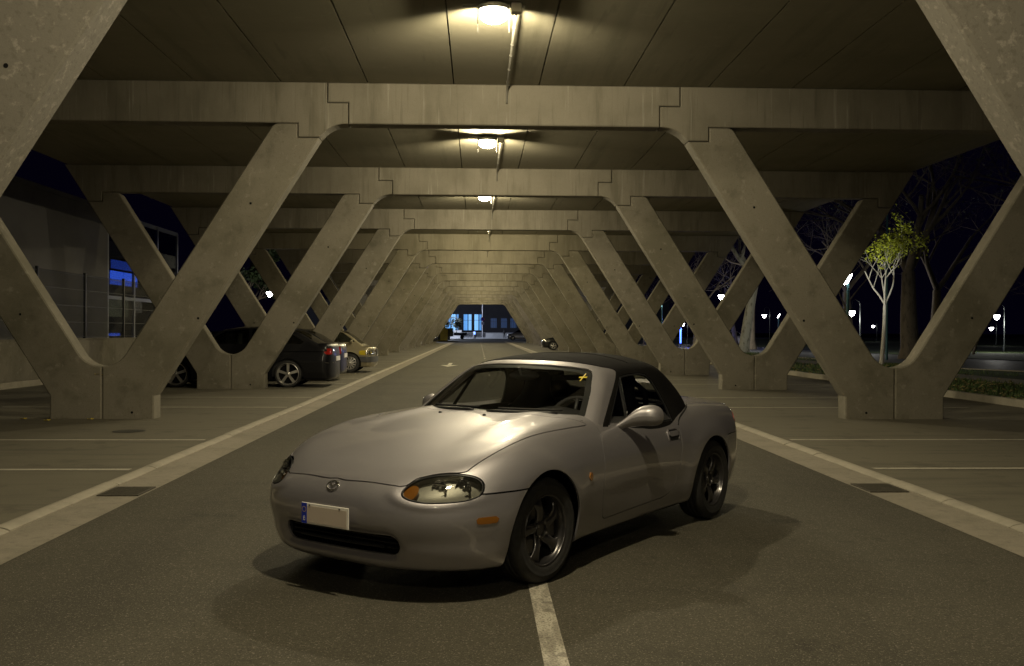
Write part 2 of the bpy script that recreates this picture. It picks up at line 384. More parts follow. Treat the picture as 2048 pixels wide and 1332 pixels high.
fa_=sp([.0,.2,.4,.55,.65,.8],[.40,.36,.36,.41,.46,.50])
fq_=sp([.0,.2,.46,.54,.62,.8],[3.0,3.3,3.5,3.2,2.7,2.5])
xr_=sp([.0,.2,.3,.4,.55,.7,.8,.88,1.0],[-2.93,-3.01,-3.06,-3.09,-3.10,-3.08,-3.06,-3.04,-3.0])
def F(P):
    x,y,z=P[...,0],np.abs(P[...,1]),P[...,2]
    H=zc_(x)-crown_(x)*(y/.7)**2
    # soft longitudinal ridges on the bonnet and fender crests
    rw=np.exp(-((y-(.40+.10*np.clip(x+.6,0,1)))/.10)**2)*np.clip((x+.85)*4,0,1)*np.clip((.55-x)*2.2,0,1)
    H=H+.013*rw
    H=H+.020*np.exp(-((y-.66)/.12)**2-((x-.05)/.42)**2)
    H=H+.010*np.exp(-((y-.66)/.15)**2-((x+2.30)/.5)**2)
    H=H+.018*np.exp(-((x+3.06)/.05)**2)*np.clip((.62-y)*8,0,1)
    f_top=(z-H)*.97
    W=wp_(x)+wz_(z)
    for wx in (.035,-2.225):
        r=np.hypot(x-wx,z-.29)
        W=W+.014*np.exp(-((r-.36)/.09)**2)*(z>.1)
    # concave scallop low on the door
    W=W-.012*np.exp(-((z-.36)/.10)**2)*np.exp(-((x+1.2)/.6)**2)
    f_side=(y-W)*.98
    yy=np.clip(y/.80,0,1.25)
    f_front=(x-(xf_(z)-fa_(z)*yy**fq_(z)))*(.91-.06*np.tanh((y-.5)*6))*.95
    f_rear=((xr_(z)+.30*yy**3.0)-x)*.95
    f=smax(f_front,f_top,.13)
    f=smax(f,f_rear,.09)
    f=smax(f,f_side,.16)
    zb=.155+.02*np.clip(-x,0,3)/3+.03*np.exp(-((x+2.9)/.3)**2)
    f=smax(f,zb-z,.05)
    # air intake hollow: channel around the mouth so that its lips roll inwards
    a=.405; hh=.052; zm=.288
    ex=np.maximum(np.abs(y)-(a-hh),0); dm=np.hypot(ex,(z-zm))-hh
    f=f+.030*np.exp(-(np.maximum(dm,0)/.022)**2)*(x>.2)
    # scallop running from the intake round the bumper corner
    f=f+.007*np.exp(-((z-.315)/.055)**2)*(.5+.5*np.tanh((y-.40)*9))*(.5+.5*np.tanh((x-.40)*9))
    # raised lip under the headlamps
    e=np.hypot((y-.585)/.157,(z-.578)/.064)
    f=f-.009*np.exp(-((e-1.30)/.24)**2)*np.clip((.60-z)/.05,0,1)*np.clip((x-.40)*8,0,1)
    return f
def gradF(P,e=.004):
    g=np.stack([F(P+np.array(v))-F(P-np.array(v)) for v in ((e,0,0),(0,e,0),(0,0,e))],-1)
    return g/np.maximum(np.linalg.norm(g,axis=-1,keepdims=True),1e-9)
XA,XB,ZS=.30,-2.70,.46
def body_grid(nt=280,nm=170,nc=64):
    th=np.linspace(0,2*np.pi,nt+1)[:-1]
    rows=[]
    for i in range(nc):                       # front cap
        ph=np.pi/2*(i+.02)/nc; rows.append(((XA,0,ZS),ph,1))
    for i in range(nm+1): rows.append(((XA+(XB-XA)*i/nm,0,ZS),np.pi/2,1))
    for i in range(nc-1,-1,-1):
        ph=np.pi/2*(i+.02)/nc; rows.append(((XB,0,ZS),ph,-1))
    O=np.array([r[0] for r in rows])[:,None,:]
    ph=np.array([r[1] for r in rows])[:,None]; sg=np.array([r[2] for r in rows])[:,None]
    D=np.stack([np.cos(ph)*sg+0*th,np.sin(ph)*np.sin(th),np.sin(ph)*np.cos(th)],-1)
    lo=np.zeros(D.shape[:2]); hi=lo+1.4
    for _ in range(34):
        mid=(lo+hi)/2; v=F(O+D*mid[...,None]); lo=np.where(v<0,mid,lo); hi=np.where(v<0,hi,mid)
    P=O+D*lo[...,None]
    n,m=P.shape[:2]; V=P.reshape(-1,3); Fc=[]
    for i in range(n-1):
        for j in range(m):
            j2=(j+1)%m; Fc.append((i*m+j,i*m+j2,(i+1)*m+j2,(i+1)*m+j))
    Fc.append(tuple(range(m-1,-1,-1))); Fc.append(tuple(range((n-1)*m,n*m)))
    return V,Fc
def clip(V,Fc,g,extra=None):
    """keep the part of the mesh where g<0"""
    V=np.asarray(V); out=[]; keep=g<0; cache={}; nv=[]; base=len(V)
    for f in Fc:
        k=[keep[i] for i in f]
        if all(k): out.append(f); continue
        if not any(k): continue
        q=[]
        for a in range(len(f)):
            i=f[a]; j=f[(a+1)%len(f)]
            if keep[i]: q.append(i)
            if keep[i]!=keep[j]:
                e=(min(i,j),max(i,j))
                if e not in cache:
                    t=g[e[0]]/(g[e[0]]-g[e[1]]); t=min(max(t,.0),1.); cache[e]=base+len(nv); nv.append(V[e[0]]+(V[e[1]]-V[e[0]])*t)
                q.append(cache[e])
        if len(q)>=3: out.append(tuple(q))
    V2=np.vstack([V,np.array(nv)]) if nv else V
    used=sorted({i for f in out for i in f}); mp={u:n for n,u in enumerate(used)}
    return V2[used],[tuple(mp[i] for i in f) for f in out]
def sdpoly(px,py,poly):
    """signed distance to closed polygon, negative inside"""
    poly=np.array(poly,float); d=np.full(px.shape,1e9); ins=np.zeros(px.shape,bool)
    n=len(poly)
    for i in range(n):
        a=poly[i]; b=poly[(i+1)%n]; e=b-a; wx=px-a[0]; wy=py-a[1]
        t=np.clip((wx*e[0]+wy*e[1])/max(e@e,1e-12),0,1)
        d=np.minimum(d,(wx-e[0]*t)**2+(wy-e[1]*t)**2)
        c=((a[1]<=py)&(b[1]>py))|((b[1]<=py)&(a[1]>py))
        with np.errstate(divide='ignore',invalid='ignore'):
            xi=a[0]+(py-a[1])*(b[0]-a[0])/(b[1]-a[1] if b[1]!=a[1] else 1e-9)
        ins^=c&(px<xi)
    return np.sqrt(d)*np.where(ins,-1,1)
def smooth_poly(pts,n=6):
    """closed Catmull-Rom through pts"""
    P=np.array(pts,float); m=len(P); out=[]
    for i in range(m):
        p0,p1,p2,p3=P[i-1],P[i],P[(i+1)%m],P[(i+2)%m]
        for k in range(n):
            t=k/n; out.append(.5*((2*p1)+(-p0+p2)*t+(2*p0-5*p1+4*p2-p3)*t*t+(-p0+3*p1-3*p2+p3)*t**3))
    return out
def smooth_line(pts,n=6):
    P=np.array(pts,float); P=np.vstack([2*P[0]-P[1],P,2*P[-1]-P[-2]]); out=[]
    for i in range(1,len(P)-2):
        p0,p1,p2,p3=P[i-1],P[i],P[i+1],P[i+2]
        for k in range(n):
            t=k/n; out.append(.5*((2*p1)+(-p0+p2)*t+(2*p0-5*p1+4*p2-p3)*t*t+(-p0+3*p1-3*p2+p3)*t**3))
    out.append(P[-2]); return out
# ---------------------------------------------------------------- greenhouse surface
zt_=sp([-.7,-.9,-1.0,-1.2,-1.4,-1.65,-1.82,-1.95,-2.1,-2.25,-2.38,-2.5,-2.9],[1.13,1.165,1.182,1.205,1.215,1.214,1.192,1.13,1.03,.935,.86,.76,.30])
yb_=sp([-.4,-.7,-1.6,-1.85,-2.05,-2.2,-2.35,-2.45],[.715,.722,.718,.700,.665,.60,.47,.30])
def G(P):
    x,y,z=P[...,0],np.abs(P[...,1]),P[...,2]
    ft=(z-(zt_(x)-.10*(y/.6)**2.6))*np.where(x<-1.8,.7,.95)
    fs=(y-(yb_(x)-(z-.80)*.47))*.9
    ff=(x-(-.42-(z-.87)*1.75-.27*(y/.66)**2.1))*.5
    f=smax(ft,fs,.075); f=smax(f,ff,.035)
    return f
def gradf(fn,P,e=.004):
    g=np.stack([fn(P+np.array(v))-fn(P-np.array(v)) for v in ((e,0,0),(0,e,0),(0,0,e))],-1)
    return g/np.maximum(np.linalg.norm(g,axis=-1,keepdims=True),1e-9)
def green_grid(nt=200,nm=110,nc=44):
    xa,xb,zs=-.95,-1.95,.76
    th=np.linspace(-np.pi/2-.06,np.pi/2+.06,nt)
    rows=[]
    for i in range(nc): rows.append((xa,np.pi/2*(i+.3)/nc,1))
    for i in range(nm+1): rows.append((xa+(xb-xa)*i/nm,np.pi/2,1))
    for i in range(nc-1,-1,-1): rows.append((xb,np.pi/2*(i+.3)/nc,-1))
    O=np.array([(r[0],0,zs) for r in rows])[:,None,:]; ph=np.array([r[1] for r in rows])[:,None]; sg=np.array([r[2] for r in rows])[:,None]
    D=np.stack([np.cos(ph)*sg+0*th,np.sin(ph)*np.sin(th),np.sin(ph)*np.cos(th)],-1)
    lo=np.zeros(D.shape[:2]); hi=lo+1.2
    for _ in range(30):
        mid=(lo+hi)/2; v=G(O+D*mid[...,None]); lo=np.where(v<0,mid,lo); hi=np.where(v<0,hi,mid)
    P=O+D*lo[...,None]; n,m=P.shape[:2]
    return P.reshape(-1,3),[(i*m+j,i*m+j+1,(i+1)*m+j+1,(i+1)*m+j) for i in range(n-1) for j in range(m-1)]
def piece(name,V,Fc,m,parent,fn,rim=.012,shift=0,label=None):
    """panel with its rim folded inwards"""
    if len(Fc)==0: return None
    N=gradf(fn,V); V=V+N*shift
    vs=V.tolist(); fs=list(Fc)
    if rim:
        cnt={}
        for f in Fc:
            for a in range(len(f)):
                e=(f[a],f[(a+1)%len(f)])
                cnt[e]=cnt.get(e,0)+1
        bd=[e for e in cnt if (e[1],e[0]) not in cnt]; mp={}
        def g(i):
            if i not in mp:
                mp[i]=len(vs); vs.append(V[i].tolist()); vs.append((V[i]-N[i]*rim).tolist())
            return mp[i]
        for a,b in bd:
            ia,ib=g(a),g(b); fs.append((ib,ia,ia+1,ib+1))
    mb=MB(); mb.v=[tuple(v) for v in vs]; mb.f=fs; mb.m=[0]*len(fs)
    o=mb.build(name,m,parent,smooth=True)
    if label: o['label']=label
    return o
def glass(name,tint,refl=1.0,rough=0.0,ior=1.5):
    m=bpy.data.materials.new(name); m.use_nodes=True; nt=m.node_tree; N=nt.nodes; L=nt.links; N.remove(N['Principled BSDF'])
    t=N.new('ShaderNodeBsdfTransparent'); t.inputs[0].default_value=(*tint,1)
    g=N.new('ShaderNodeBsdfGlossy'); g.inputs['Roughness'].default_value=rough
    f=N.new('ShaderNodeFresnel'); f.inputs[0].default_value=ior
    mm=N.new('ShaderNodeMath'); mm.operation='MULTIPLY'; mm.inputs[1].default_value=refl; L.new(f.outputs[0],mm.inputs[0])
    x=N.new('ShaderNodeMixShader'); L.new(mm.outputs[0],x.inputs[0]); L.new(t.outputs[0],x.inputs[1]); L.new(g.outputs[0],x.inputs[2]); L.new(x.outputs[0],N['Material Output'].inputs[0])
    return m
def paint(name,col,metal=.75,rough=.34,flake=.06):
    m=mat(name,col,rough,metal,coat=1.0,coatr=.025); nt=m.node_tree; b=nt.nodes['Principled BSDF']
    tc=nt.nodes.new('ShaderNodeTexCoord'); v=nt.nodes.new('ShaderNodeTexVoronoi'); v.inputs['Scale'].default_value=900; nt.links.new(tc.outputs['Object'],v.inputs['Vector'])
    r=nt.nodes.new('ShaderNodeMapRange'); r.inputs[3].default_value=rough-flake; r.inputs[4].default_value=rough+flake
    s=nt.nodes.new('ShaderNodeSeparateColor'); nt.links.new(v.outputs['Color'],s.inputs[0]); nt.links.new(s.outputs[0],r.inputs[0]); nt.links.new(r.outputs[0],b.inputs['Roughness'])
    # a little road dust
    n=nt.nodes.new('ShaderNodeTexNoise'); n.inputs['Scale'].default_value=3.5; n.inputs['Detail'].default_value=7; nt.links.new(tc.outputs['Object'],n.inputs['Vector'])
    q=nt.nodes.new('ShaderNodeMapRange'); q.inputs[1].default_value=.4; q.inputs[2].default_value=.75; q.inputs[3].default_value=.03; q.inputs[4].default_value=.06; nt.links.new(n.outputs['Fac'],q.inputs[0]); nt.links.new(q.outputs[0],b.inputs['Coat Roughness'])
    return m
P_silver=paint('silver_paint',(.338,.32,.338),.62,.46,.07); P_silver.node_tree.nodes['Principled BSDF'].inputs['Coat IOR'].default_value=1.7
P_black=mat('black_plastic',(.012,.012,.013),.45)
P_shell=mat('under_shell',(.006,.006,.007),.9,spec=.05)
P_rubber=mat('tyre_rubber',(.020,.019,.018),.75,noise=(30,.3),bump=(120,.3,.002))
P_rim=mat('dark_alloy',(.105,.10,.102),.30,.85,coat=.6,coatr=.08)
P_chrome=mat('chrome',(.8,.8,.8),.12,1)
P_refl=mat('lamp_reflector',(.20,.195,.175),.42,.4)
P_cloth=mat('soft_top_cloth',(.0075,.007,.0068),.9,spec=.06,bump=(300,.35,.002),noise=(6,.25))
P_amber=mat('amber_lens',(.24,.090,.008),.18,0,coat=.7,bump=(220,.4,.002)); 
P_red=mat('red_lens',(.35,.01,.01),.2,0,coat=.5)
P_glass=glass('windscreen_glass',(.94,.96,.94),.6)
P_sglass=glass('side_glass',(.92,.94,.92),.7)
P_lens=glass('headlight_lens',(.78,.78,.74),.7)
P_pvc=glass('plastic_rear_window',(.55,.56,.52),.6,.06)
P_int=mat('interior_black',(.012,.012,.013),.7)
P_int2=mat('dash_vinyl',(.022,.021,.022),.55,bump=(150,.3,.002))
P_plate=mat('plate_white',(.85,.82,.76),.4); P_blank=mat('plate_blank_panel',(.60,.51,.43),.5); P_blue=mat('plate_blue',(.01,.035,.45),.4)
P_disc=mat('brake_disc',(.20,.19,.18),.35,.8)

CARP=(-.252,5.768); CARA=.642
car=empty('convertible_car',(CARP[0],CARP[1],0),math.atan2(-math.cos(CARA),-math.sin(CARA)),
          'silver two-seat convertible with black soft top parked across the centre line in the foreground','car')
V0,F0=body_grid()
nm_=gradF(V0)
x_,y_,z_=V0[:,0],V0[:,1],V0[:,2]
ARC=[(.035,.285,.338),(-2.225,.285,.330)]
def g_arch(V,grow=0):
    g=np.full(len(V),9.)
    for ax,az,ar in ARC:
        d=np.hypot(V[:,0]-ax,(V[:,2]-az))-(ar+grow)
        # below the axle the opening runs straight down
        d=np.where(V[:,2]<az,np.abs(V[:,0]-ax)-(ar+grow)-.02*(az-V[:,2])/az,d)
        d=np.maximum(d,.46-np.abs(V[:,1])); g=np.minimum(g,d)
    return g
HL=smooth_poly([(.428,.558),(.436,.592),(.470,.622),(.538,.640),(.619,.643),(.684,.630),(.722,.603),(.738,.567),(.734,.540),(.700,.523),(.640,.515),(.545,.515),(.462,.532)],6)
def g_head(V,grow=0): return np.maximum(sdpoly(np.abs(V[:,1]),V[:,2],HL)-grow,.40-V[:,0])
MOUTH=(.405,.052,.288)
def g_mouth(V,grow=0):
    ex=np.maximum(np.abs(V[:,1])-(MOUTH[0]-MOUTH[1]),0)
    return np.maximum(np.hypot(ex,V[:,2]-MOUTH[2])-MOUTH[1]-grow,.3-V[:,0])
hr=[(-.565,.713),(-.50,.66),(-.43,.56),(-.385,.45),(-.355,.30),(-.34,.15),(-.335,0)]
hs=[(.527,.640),(.369,.672),(.215,.691),(.041,.703),(-.198,.713),(-.44,.716)]
hf=[(.800,0),(.803,.091),(.784,.284),(.766,.397)]
half=[tuple(p) for p in smooth_line(hf,5)]+[(.745,.43),(.69,.455),(.62,.535),(.557,.612)]+[tuple(p) for p in smooth_line(hs,5)]+hr[0:]
HOOD=half+[(a,-b) for a,b in half[::-1] if b>0]
def g_hood(V): return np.maximum(np.maximum(sdpoly(V[:,0],V[:,1],HOOD),.50-V[:,2]),-g_head(V,.004))
cab=[(-.40,0),(-.42,.2),(-.47,.42),(-.57,.56),(-.74,.655),(-1.2,.675),(-1.65,.665),(-1.9,.62),(-2.08,.50),(-2.18,.30),(-2.22,0)]
CAB=cab+[(a,-b) for a,b in cab[::-1] if b>0]
def g_cab(V): return np.maximum(sdpoly(V[:,0],V[:,1],CAB),.60-V[:,2])
DOOR=smooth_line([(-.655,1.0),(-.652,.80),(-.618,.69),(-.612,.60),(-.600,.49),(-.612,.36),(-.636,.262)],5)
DOOR=[tuple(p) for p in DOOR]+[(-.66,.246),(-.70,.245),(-1.48,.262),(-1.55,.28),(-1.62,.33)]+[tuple(p) for p in smooth_line([(-1.66,.40),(-1.70,.55),(-1.715,.70),(-1.70,.82),(-1.70,1.0)],4)]
def g_door(V): return np.maximum(sdpoly(V[:,0],V[:,2],DOOR),.45-np.abs(V[:,1]))
def g_bump(V):
    a=.22-V[:,0]; zl=.549; b=np.minimum(V[:,2]-zl,np.abs(V[:,1])-.47)
    
    return np.maximum(a,b)
def g_fend(V): return np.maximum(-.60-.0*V[:,0]-V[:,0],0)*0
def g_rbump(V): return np.maximum(V[:,0]+2.47,V[:,2]-.60)
def split(V,Fc,g,gap=.0030):
    return clip(V,Fc,g(V)+gap),clip(V,Fc,-g(V)+gap)
# carve openings
V,Fc=clip(V0,F0,-g_arch(V0)); V,Fc=clip(V,Fc,-g_mouth(V)); V,Fc=clip(V,Fc,-g_cab(V))
(VL,FL),(V,Fc)=split(V,Fc,g_head,.003)
(VH,FH),(V,Fc)=split(V,Fc,g_hood)
(VD,FD),(V,Fc)=split(V,Fc,g_door,.0024)
(VB,FB),(V,Fc)=split(V,Fc,g_bump,.0042)
(VR,FR),(V,Fc)=split(V,Fc,g_rbump)
# fenders: what is left in front of the door line
def g_f(V): return -.640-V[:,0]+np.where(V[:,2]<.25,0,0)
(VF,FF),(V,Fc)=split(V,Fc,g_f,.0)
body=piece('body',V,Fc,P_silver,car,F)
for s in (1,-1):
    a=clip(VF,FF,-s*VF[:,1]-.0); 
    piece('fender',a[0],a[1],P_silver,car,F)
hood=piece('bonnet',VH,FH,P_silver,car,F)
fb=piece('front_bumper',VB,FB,P_silver,car,F)
piece('rear_bumper',VR,FR,P_silver,car,F)
doors={}
for s in (1,-1):
    a=clip(VD,FD,-s*VD[:,1]); doors[s]=piece('door',a[0],a[1],P_silver,car,F)
# dark structure under the panels
Vs,Fs=clip(V0,F0,-g_arch(V0,-.004)); Vs,Fs=clip(Vs,Fs,-g_cab(Vs)); Vs,Fs=clip(Vs,Fs,-g_head(Vs,.004)); Vs,Fs=clip(Vs,Fs,-g_mouth(Vs,.03))
piece('under_shell',Vs,Fs,P_shell,car,F,rim=0,shift=-.014)
# wheel wells
for ax,az,ar in ARC:
    for s in (1,-1):
        b=MB(); n=28; P=[]
        for k in range(n+1):
            a=math.radians(-8+196*k/n); rr=ar+.006
            P.append([(ax+rr*math.cos(a),s*yy,az+rr*math.sin(a)) for yy in (.735,.60,.44)])
        b.grid(P); cpt=len(b.v); b.add([(ax,s*.44,az)]+[(p[2][0],p[2][1],p[2][2]) for p in P],[(0,i+1,i+2) for i in range(n)]); b.build('wheel_well',P_shell,car)
b=MB(); b.box(-2.85,.45,-.50,.50,.17,.20); b.box(.45,.60,-.35,.35,.175,.20); b.box(-1.9,-.33,-.72,.72,.165,.19); b.build('floor_pan',P_shell,car)
# mouth: recess, slats, lower lip
b=MB(); b.box(.60,.74,-.40,.40,.20,.36,P_shell)
for zz in (.268,.292,.316): b.box(.735,.755,-.37,.37,zz-.0022,zz+.0022,P_black)
b.tube([(.765,-.30,.272),(.775,-.15,.272),(.78,0,.272),(.775,.15,.272),(.765,.30,.272)],.009,8,P_black)
b.build('air_intake',None,fb,smooth=False)
b=MB(); b.grid([[(.66-.20*(abs(t)**2.6),t*.48,zz) for zz in (.185,.14)] for t in [i/12-1 for i in range(25)]],P_black); b.build('chin_spoiler',P_black,fb)
# number plate
pl=empty('number_plate',(.893,0.0,.415),0); pl.parent=car
b=MB(); b.box(-.006,.0,-.17,.17,-.055,.055); b.build('plate',P_plate,pl,bevel=.003)
b=MB(); b.box(.0004,.0012,-.128,.158,-.046,.040); b.build('blank_panel',P_blank,pl)
b=MB(); b.box(.0004,.0014,-.1675,-.1285,-.053,.053); b.build('euro_band',P_blue,pl)
def text(body_,size,loc,rot,m,parent,name):
    c=bpy.data.curves.new(name,'FONT'); c.body=body_; c.size=size; c.align_x='CENTER'; c.align_y='CENTER'; c.extrude=.0004
    o=bpy.data.objects.new(name,c); COL.objects.link(o); o.data.materials.append(m)
    dg=bpy.context.evaluated_depsgraph_get(); me=bpy.data.meshes.new_from_object(o.evaluated_get(dg)); bpy.data.objects.remove(o)
    ob=bpy.data.objects.new(name,me); COL.objects.link(ob); ob.location=loc; ob.rotation_euler=rot; ob.parent=parent
    if not me.materials: me.materials.append(m)
    return ob
text('E',.032,(.0022,-.148,-.028),(PI/2,0,PI/2),P_plate,pl,'country_letter')
b=MB()
for k in range(12):
    a=2*PI*k/12; b.lathe([(.0001,.0022),(.0028,.0022)],5,(0,-.148+.0135*math.cos(a),.020+.0135*math.sin(a)),'x')
b.build('star_ring',mat('star_yellow',(.7,.5,.02),.4),pl)
for yy in (-.108,.108): b=MB(); b.lathe([(.0001,.003),(.005,.003),(.006,.001)],10,(0,yy,.045),'x'); b.build('plate_screw',P_disc,pl)
# plate mount
b=MB(); b.box(-.07,-.008,-.10,.10,-.03,.015); b.build('plate_bracket',P_black,pl)
# emblem: oval ring with wings
def onF(x0,y,z,d=(-1,0,0)):
    p=np.array([1.3,y,z],float); dd=np.array(d,float); lo,hi=0,1.3
    t=np.linspace(0,1.3,1500); v=F(p+dd*t[:,None]); i=int(np.argmax(v<0)); return p+dd*t[i]
eb=onF(0,.0,.562); en=gradF(np.array([eb]))[0]
b=MB(); n=32; R=[]
upv=np.array([-en[2],0,en[0]])
def ep(u,v,h): return tuple(eb+np.array([0,1,0])*u+upv*v+en*h)
ring=[ep(.040*math.cos(2*PI*k/n),.026*math.sin(2*PI*k/n)+.005*math.cos(4*PI*k/n)*0,.004) for k in range(n+1)]
b.tube(ring,.0038,8,cap=False)
b.tube([ep(-.036,.008,.004),(ep(-.018,.010,.005)),ep(-.004,-.004,.006),ep(0,-.006,.006),ep(.004,-.004,.006),ep(.018,.010,.005),ep(.036,.008,.004)],[.001,.0035,.004,.004,.004,.0035,.001],8)
b.build('emblem',P_chrome,fb,smooth=True)
# headlights
for s in (1,-1):
    a=clip(VL,FL,-s*VL[:,1]); 
    lens=piece('headlight',a[0],a[1],P_lens,car,F,rim=0,shift=-.001)
    ns=gradF(a[0])
    # black seal: ring along the outline
    Vr,Fr=clip(V0,F0,g_head(V0)+.0022); Vr,Fr=clip(Vr,Fr,-s*Vr[:,1]); Vr2,Fr2=clip(Vr,Fr,-(g_head(Vr,-.0045)))
    piece('seal',Vr2,Fr2,P_black,lens,F,rim=.012,shift=.001)
    # bucket
    Vb,Fb=clip(a[0],a[1],g_head(a[0],-.004)); 
    piece('reflector',Vb,Fb,P_refl,lens,F,rim=0,shift=-.045)
    b=MB(); 
    cnt={}
    for f in Fb:
        for i in range(len(f)): cnt[(f[i],f[(i+1)%len(f)])]=1
    Nb=gradF(Vb); vs=[]; fs=[]
    for e in cnt:
        if (e[1],e[0]) not in cnt:
            o_=len(vs); vs+= [Vb[e[0]]-Nb[e[0]]*.004,Vb[e[1]]-Nb[e[1]]*.004,Vb[e[1]]-Nb[e[1]]*.046,Vb[e[0]]-Nb[e[0]]*.046]; fs.append((o_,o_+1,o_+2,o_+3))
    b.add(vs,fs); b.build('bucket_wall',P_refl,lens,smooth=True)
    for (yy,zz,rr) in ((.655,.578,.042),(.565,.576,.040)):
        q=onF(0,yy,zz); bb=MB(); Pb=[]
        for r_,h_ in ((.006,-.058),(rr*.35,-.056),(rr*.6,-.050),(rr*.8,-.040),(rr*.95,-.026),(rr,-.018),(rr*1.06,-.020)):
            Pb.append([(h_+.0035*(r_/rr)*math.cos(10*2*PI*k/60),r_*math.cos(2*PI*k/60),r_*math.sin(2*PI*k/60)) for k in range(61)])
        bb.grid(Pb)
        o=bb.build('bowl',P_chrome,lens,smooth=True); o.location=(q[0]-.02,s*yy,zz); o.rotation_euler=(0,0,s*.28)
        bb=MB(); bb.lathe([(.0001,-.022),(.009,-.025),(.010,-.04),(.006,-.058)],12,(0,0,0),'x'); o2=bb.build('bulb',P_chrome,lens,smooth=True); o2.location=o.location; o2.rotation_euler=o.rotation_euler
    Va,Fa=clip(a[0],a[1],np.hypot((np.abs(a[0][:,1])-.462)/.034,(a[0][:,2]-.563)/.036)-1)
    piece('indicator_lens',Va,Fa,P_amber,lens,F,rim=.03,shift=-.012)
# side marker and repeater lamps
def patch(name,gfun,m,parent,shift,rim,V=V0,Fc=F0,fn=F):
    a=clip(V,Fc,gfun(V)); return piece(name,a[0],a[1],m,parent,fn,rim=rim,shift=shift)
for s in (1,-1):
    def g(V,s=s): 
        ex=np.maximum(np.abs(V[:,0]-.518)-.042,0); return np.maximum(np.hypot(ex,V[:,2]-.420)-.0175,-s*V[:,1])
    patch('side_marker',g,P_amber,fb,.003,.01)
    def g(V,s=s): return np.maximum(np.hypot((V[:,0]+.430)/.021,(V[:,2]-.530)/.026)-1,(-s*V[:,1]))
    patch('side_repeater',g,P_amber,car,.006,.01)
# rear lamps
for s in (1,-1):
    def g(V,s=s): return np.maximum(np.maximum(np.hypot((np.abs(V[:,1])-.60)/.14,(V[:,2]-.69)/.062)-1,V[:,0]+2.5),-s*V[:,1])
    patch('tail_light',g,P_red,car,.003,.01)
# door handles
for s in (1,-1):
    def rr_(V,hx,hz,r): 
        dx=np.maximum(np.abs(V[:,0]+1.60)-(hx-r),0); dz=np.maximum(np.abs(V[:,2]-.668)-(hz-r),0); return np.hypot(dx,dz)-r
    def g(V,s=s): return np.maximum(rr_(V,.078,.034,.030),.3-s*V[:,1])
    def g1(V,s=s): return np.maximum(np.maximum(rr_(V,.090,.044,.036),-rr_(V,.078,.034,.030)),.3-s*V[:,1])
    def g2(V,s=s): return np.maximum(np.maximum(np.abs(V[:,0]+1.60)-.066,np.abs(V[:,2]-.678)-.017),.3-s*V[:,1])
    h=patch('door_handle',g,P_black,doors[s],.0012,0); patch('handle_ring',g1,P_silver,h,.005,.006); patch('handle_lever',g2,P_silver,h,.007,.008)
# mirrors
for s in (1,-1):
    path=[(-.925,.700,.768,.052,.020),(-.935,.722,.774,.050,.023),(-.955,.752,.792,.052,.030),(-.985,.785,.815,.060,.042),(-1.015,.815,.832,.072,.055),(-1.04,.85,.842,.080,.064),(-1.055,.89,.845,.080,.066),(-1.062,.925,.844,.070,.060),(-1.066,.948,.842,.052,.046),(-1.068,.960,.840,.026,.024),(-1.068,.964,.840,.002,.002)]
    cs=sp([-p[1]*-1 for p in path],[p[0] for p in path]); 
    ys_=[path[0][1]+(path[-1][1]-path[0][1])*(1-(1-q/30)**1.6) for q in range(31)]
    fx=[sp([p[1] for p in path],[p[m2] for p in path]) for m2 in (0,2,3,4)]
    b=MB(); P=[]
    for yv in ys_:
        xc,zc2,rx,rz=[float(f_(np.array(yv))) for f_ in fx]
        P.append([(xc+rx*(math.cos(t) if math.cos(t)>0 else .55*math.cos(t)),s*yv,zc2+rz*math.copysign(abs(math.sin(t))**.85,math.sin(t))) for t in [2*PI*k/28 for k in range(29)]])
    b.grid(P,flip=(s<0)); m_=b.build('door_mirror',P_silver,doors[s],smooth=True)
    b=MB(); b.lathe([(.0001,0),(.056,0)],24,(0,0,0),'x'); g_=b.build('mirror_glass',P_chrome,m_); g_.location=(-1.098,s*.875,.844); g_.scale=(1,1.25,.95)
# ---------------------------------------------------------------- greenhouse pieces
VG,FG=green_grid()
NG=gradf(G,VG)
VG=VG; 
def front(V): return gradf(G,V)[:,0]
WS=[(0,.80),(.60,.80),(.645,.815),(.640,.86),(.575,.99),(.515,1.085),(.49,1.112),(.45,1.128),(.35,1.14),(.2,1.150),(0,1.153)]
WSP=[p for p in WS]+[(-a,b) for a,b in WS[::-1] if a>0]
WI=[(0,.86),(.55,.845),(.605,.85),(.60,.88),(.55,.98),(.49,1.075),(.46,1.098),(.42,1.110),(.3,1.122),(0,1.132)]
WIP=WI+[(-a,b) for a,b in WI[::-1] if a>0]
def g_ws(V): return np.maximum(sdpoly(V[:,1],V[:,2],WSP),-1.09-V[:,0])
def g_wi(V): return np.maximum(sdpoly(V[:,1],V[:,2],WIP),-1.09-V[:,0])
def g_pillar(V):     # in front of this line (side view): windscreen frame
    a=np.array([-.735,.79]); b_=np.array([-1.165,1.085]); n=np.array([b_[1]-a[1],-(b_[0]-a[0])]); n=n/np.linalg.norm(n)
    d=-((V[:,0]-a[0])*n[0]+(V[:,2]-a[1])*n[1])
    roof=-(V[:,0]+1.005+.16*(np.abs(V[:,1])/.56)**2.2)
    return np.where(V[:,2]>1.10,roof,d) if False else np.minimum(np.maximum(d,1.0*(V[:,2]-3)),9)*0+np.maximum(d,-99)
def g_frame(V):
    a=np.array([-.715,.79]); b_=np.array([-1.150,1.085])
    e=(b_-a)/np.linalg.norm(b_-a); n=np.array([e[1],-e[0]])   # points forward/up
    d=(V[:,0]-a[0])*n[0]+(V[:,2]-a[1])*n[1]
    roof=V[:,0]+(.985+.17*(np.abs(V[:,1])/.56)**2.2)
    t=np.clip((np.abs(V[:,1])-.50)/.06,0,1)
    return -(d*t+roof*(1-t))
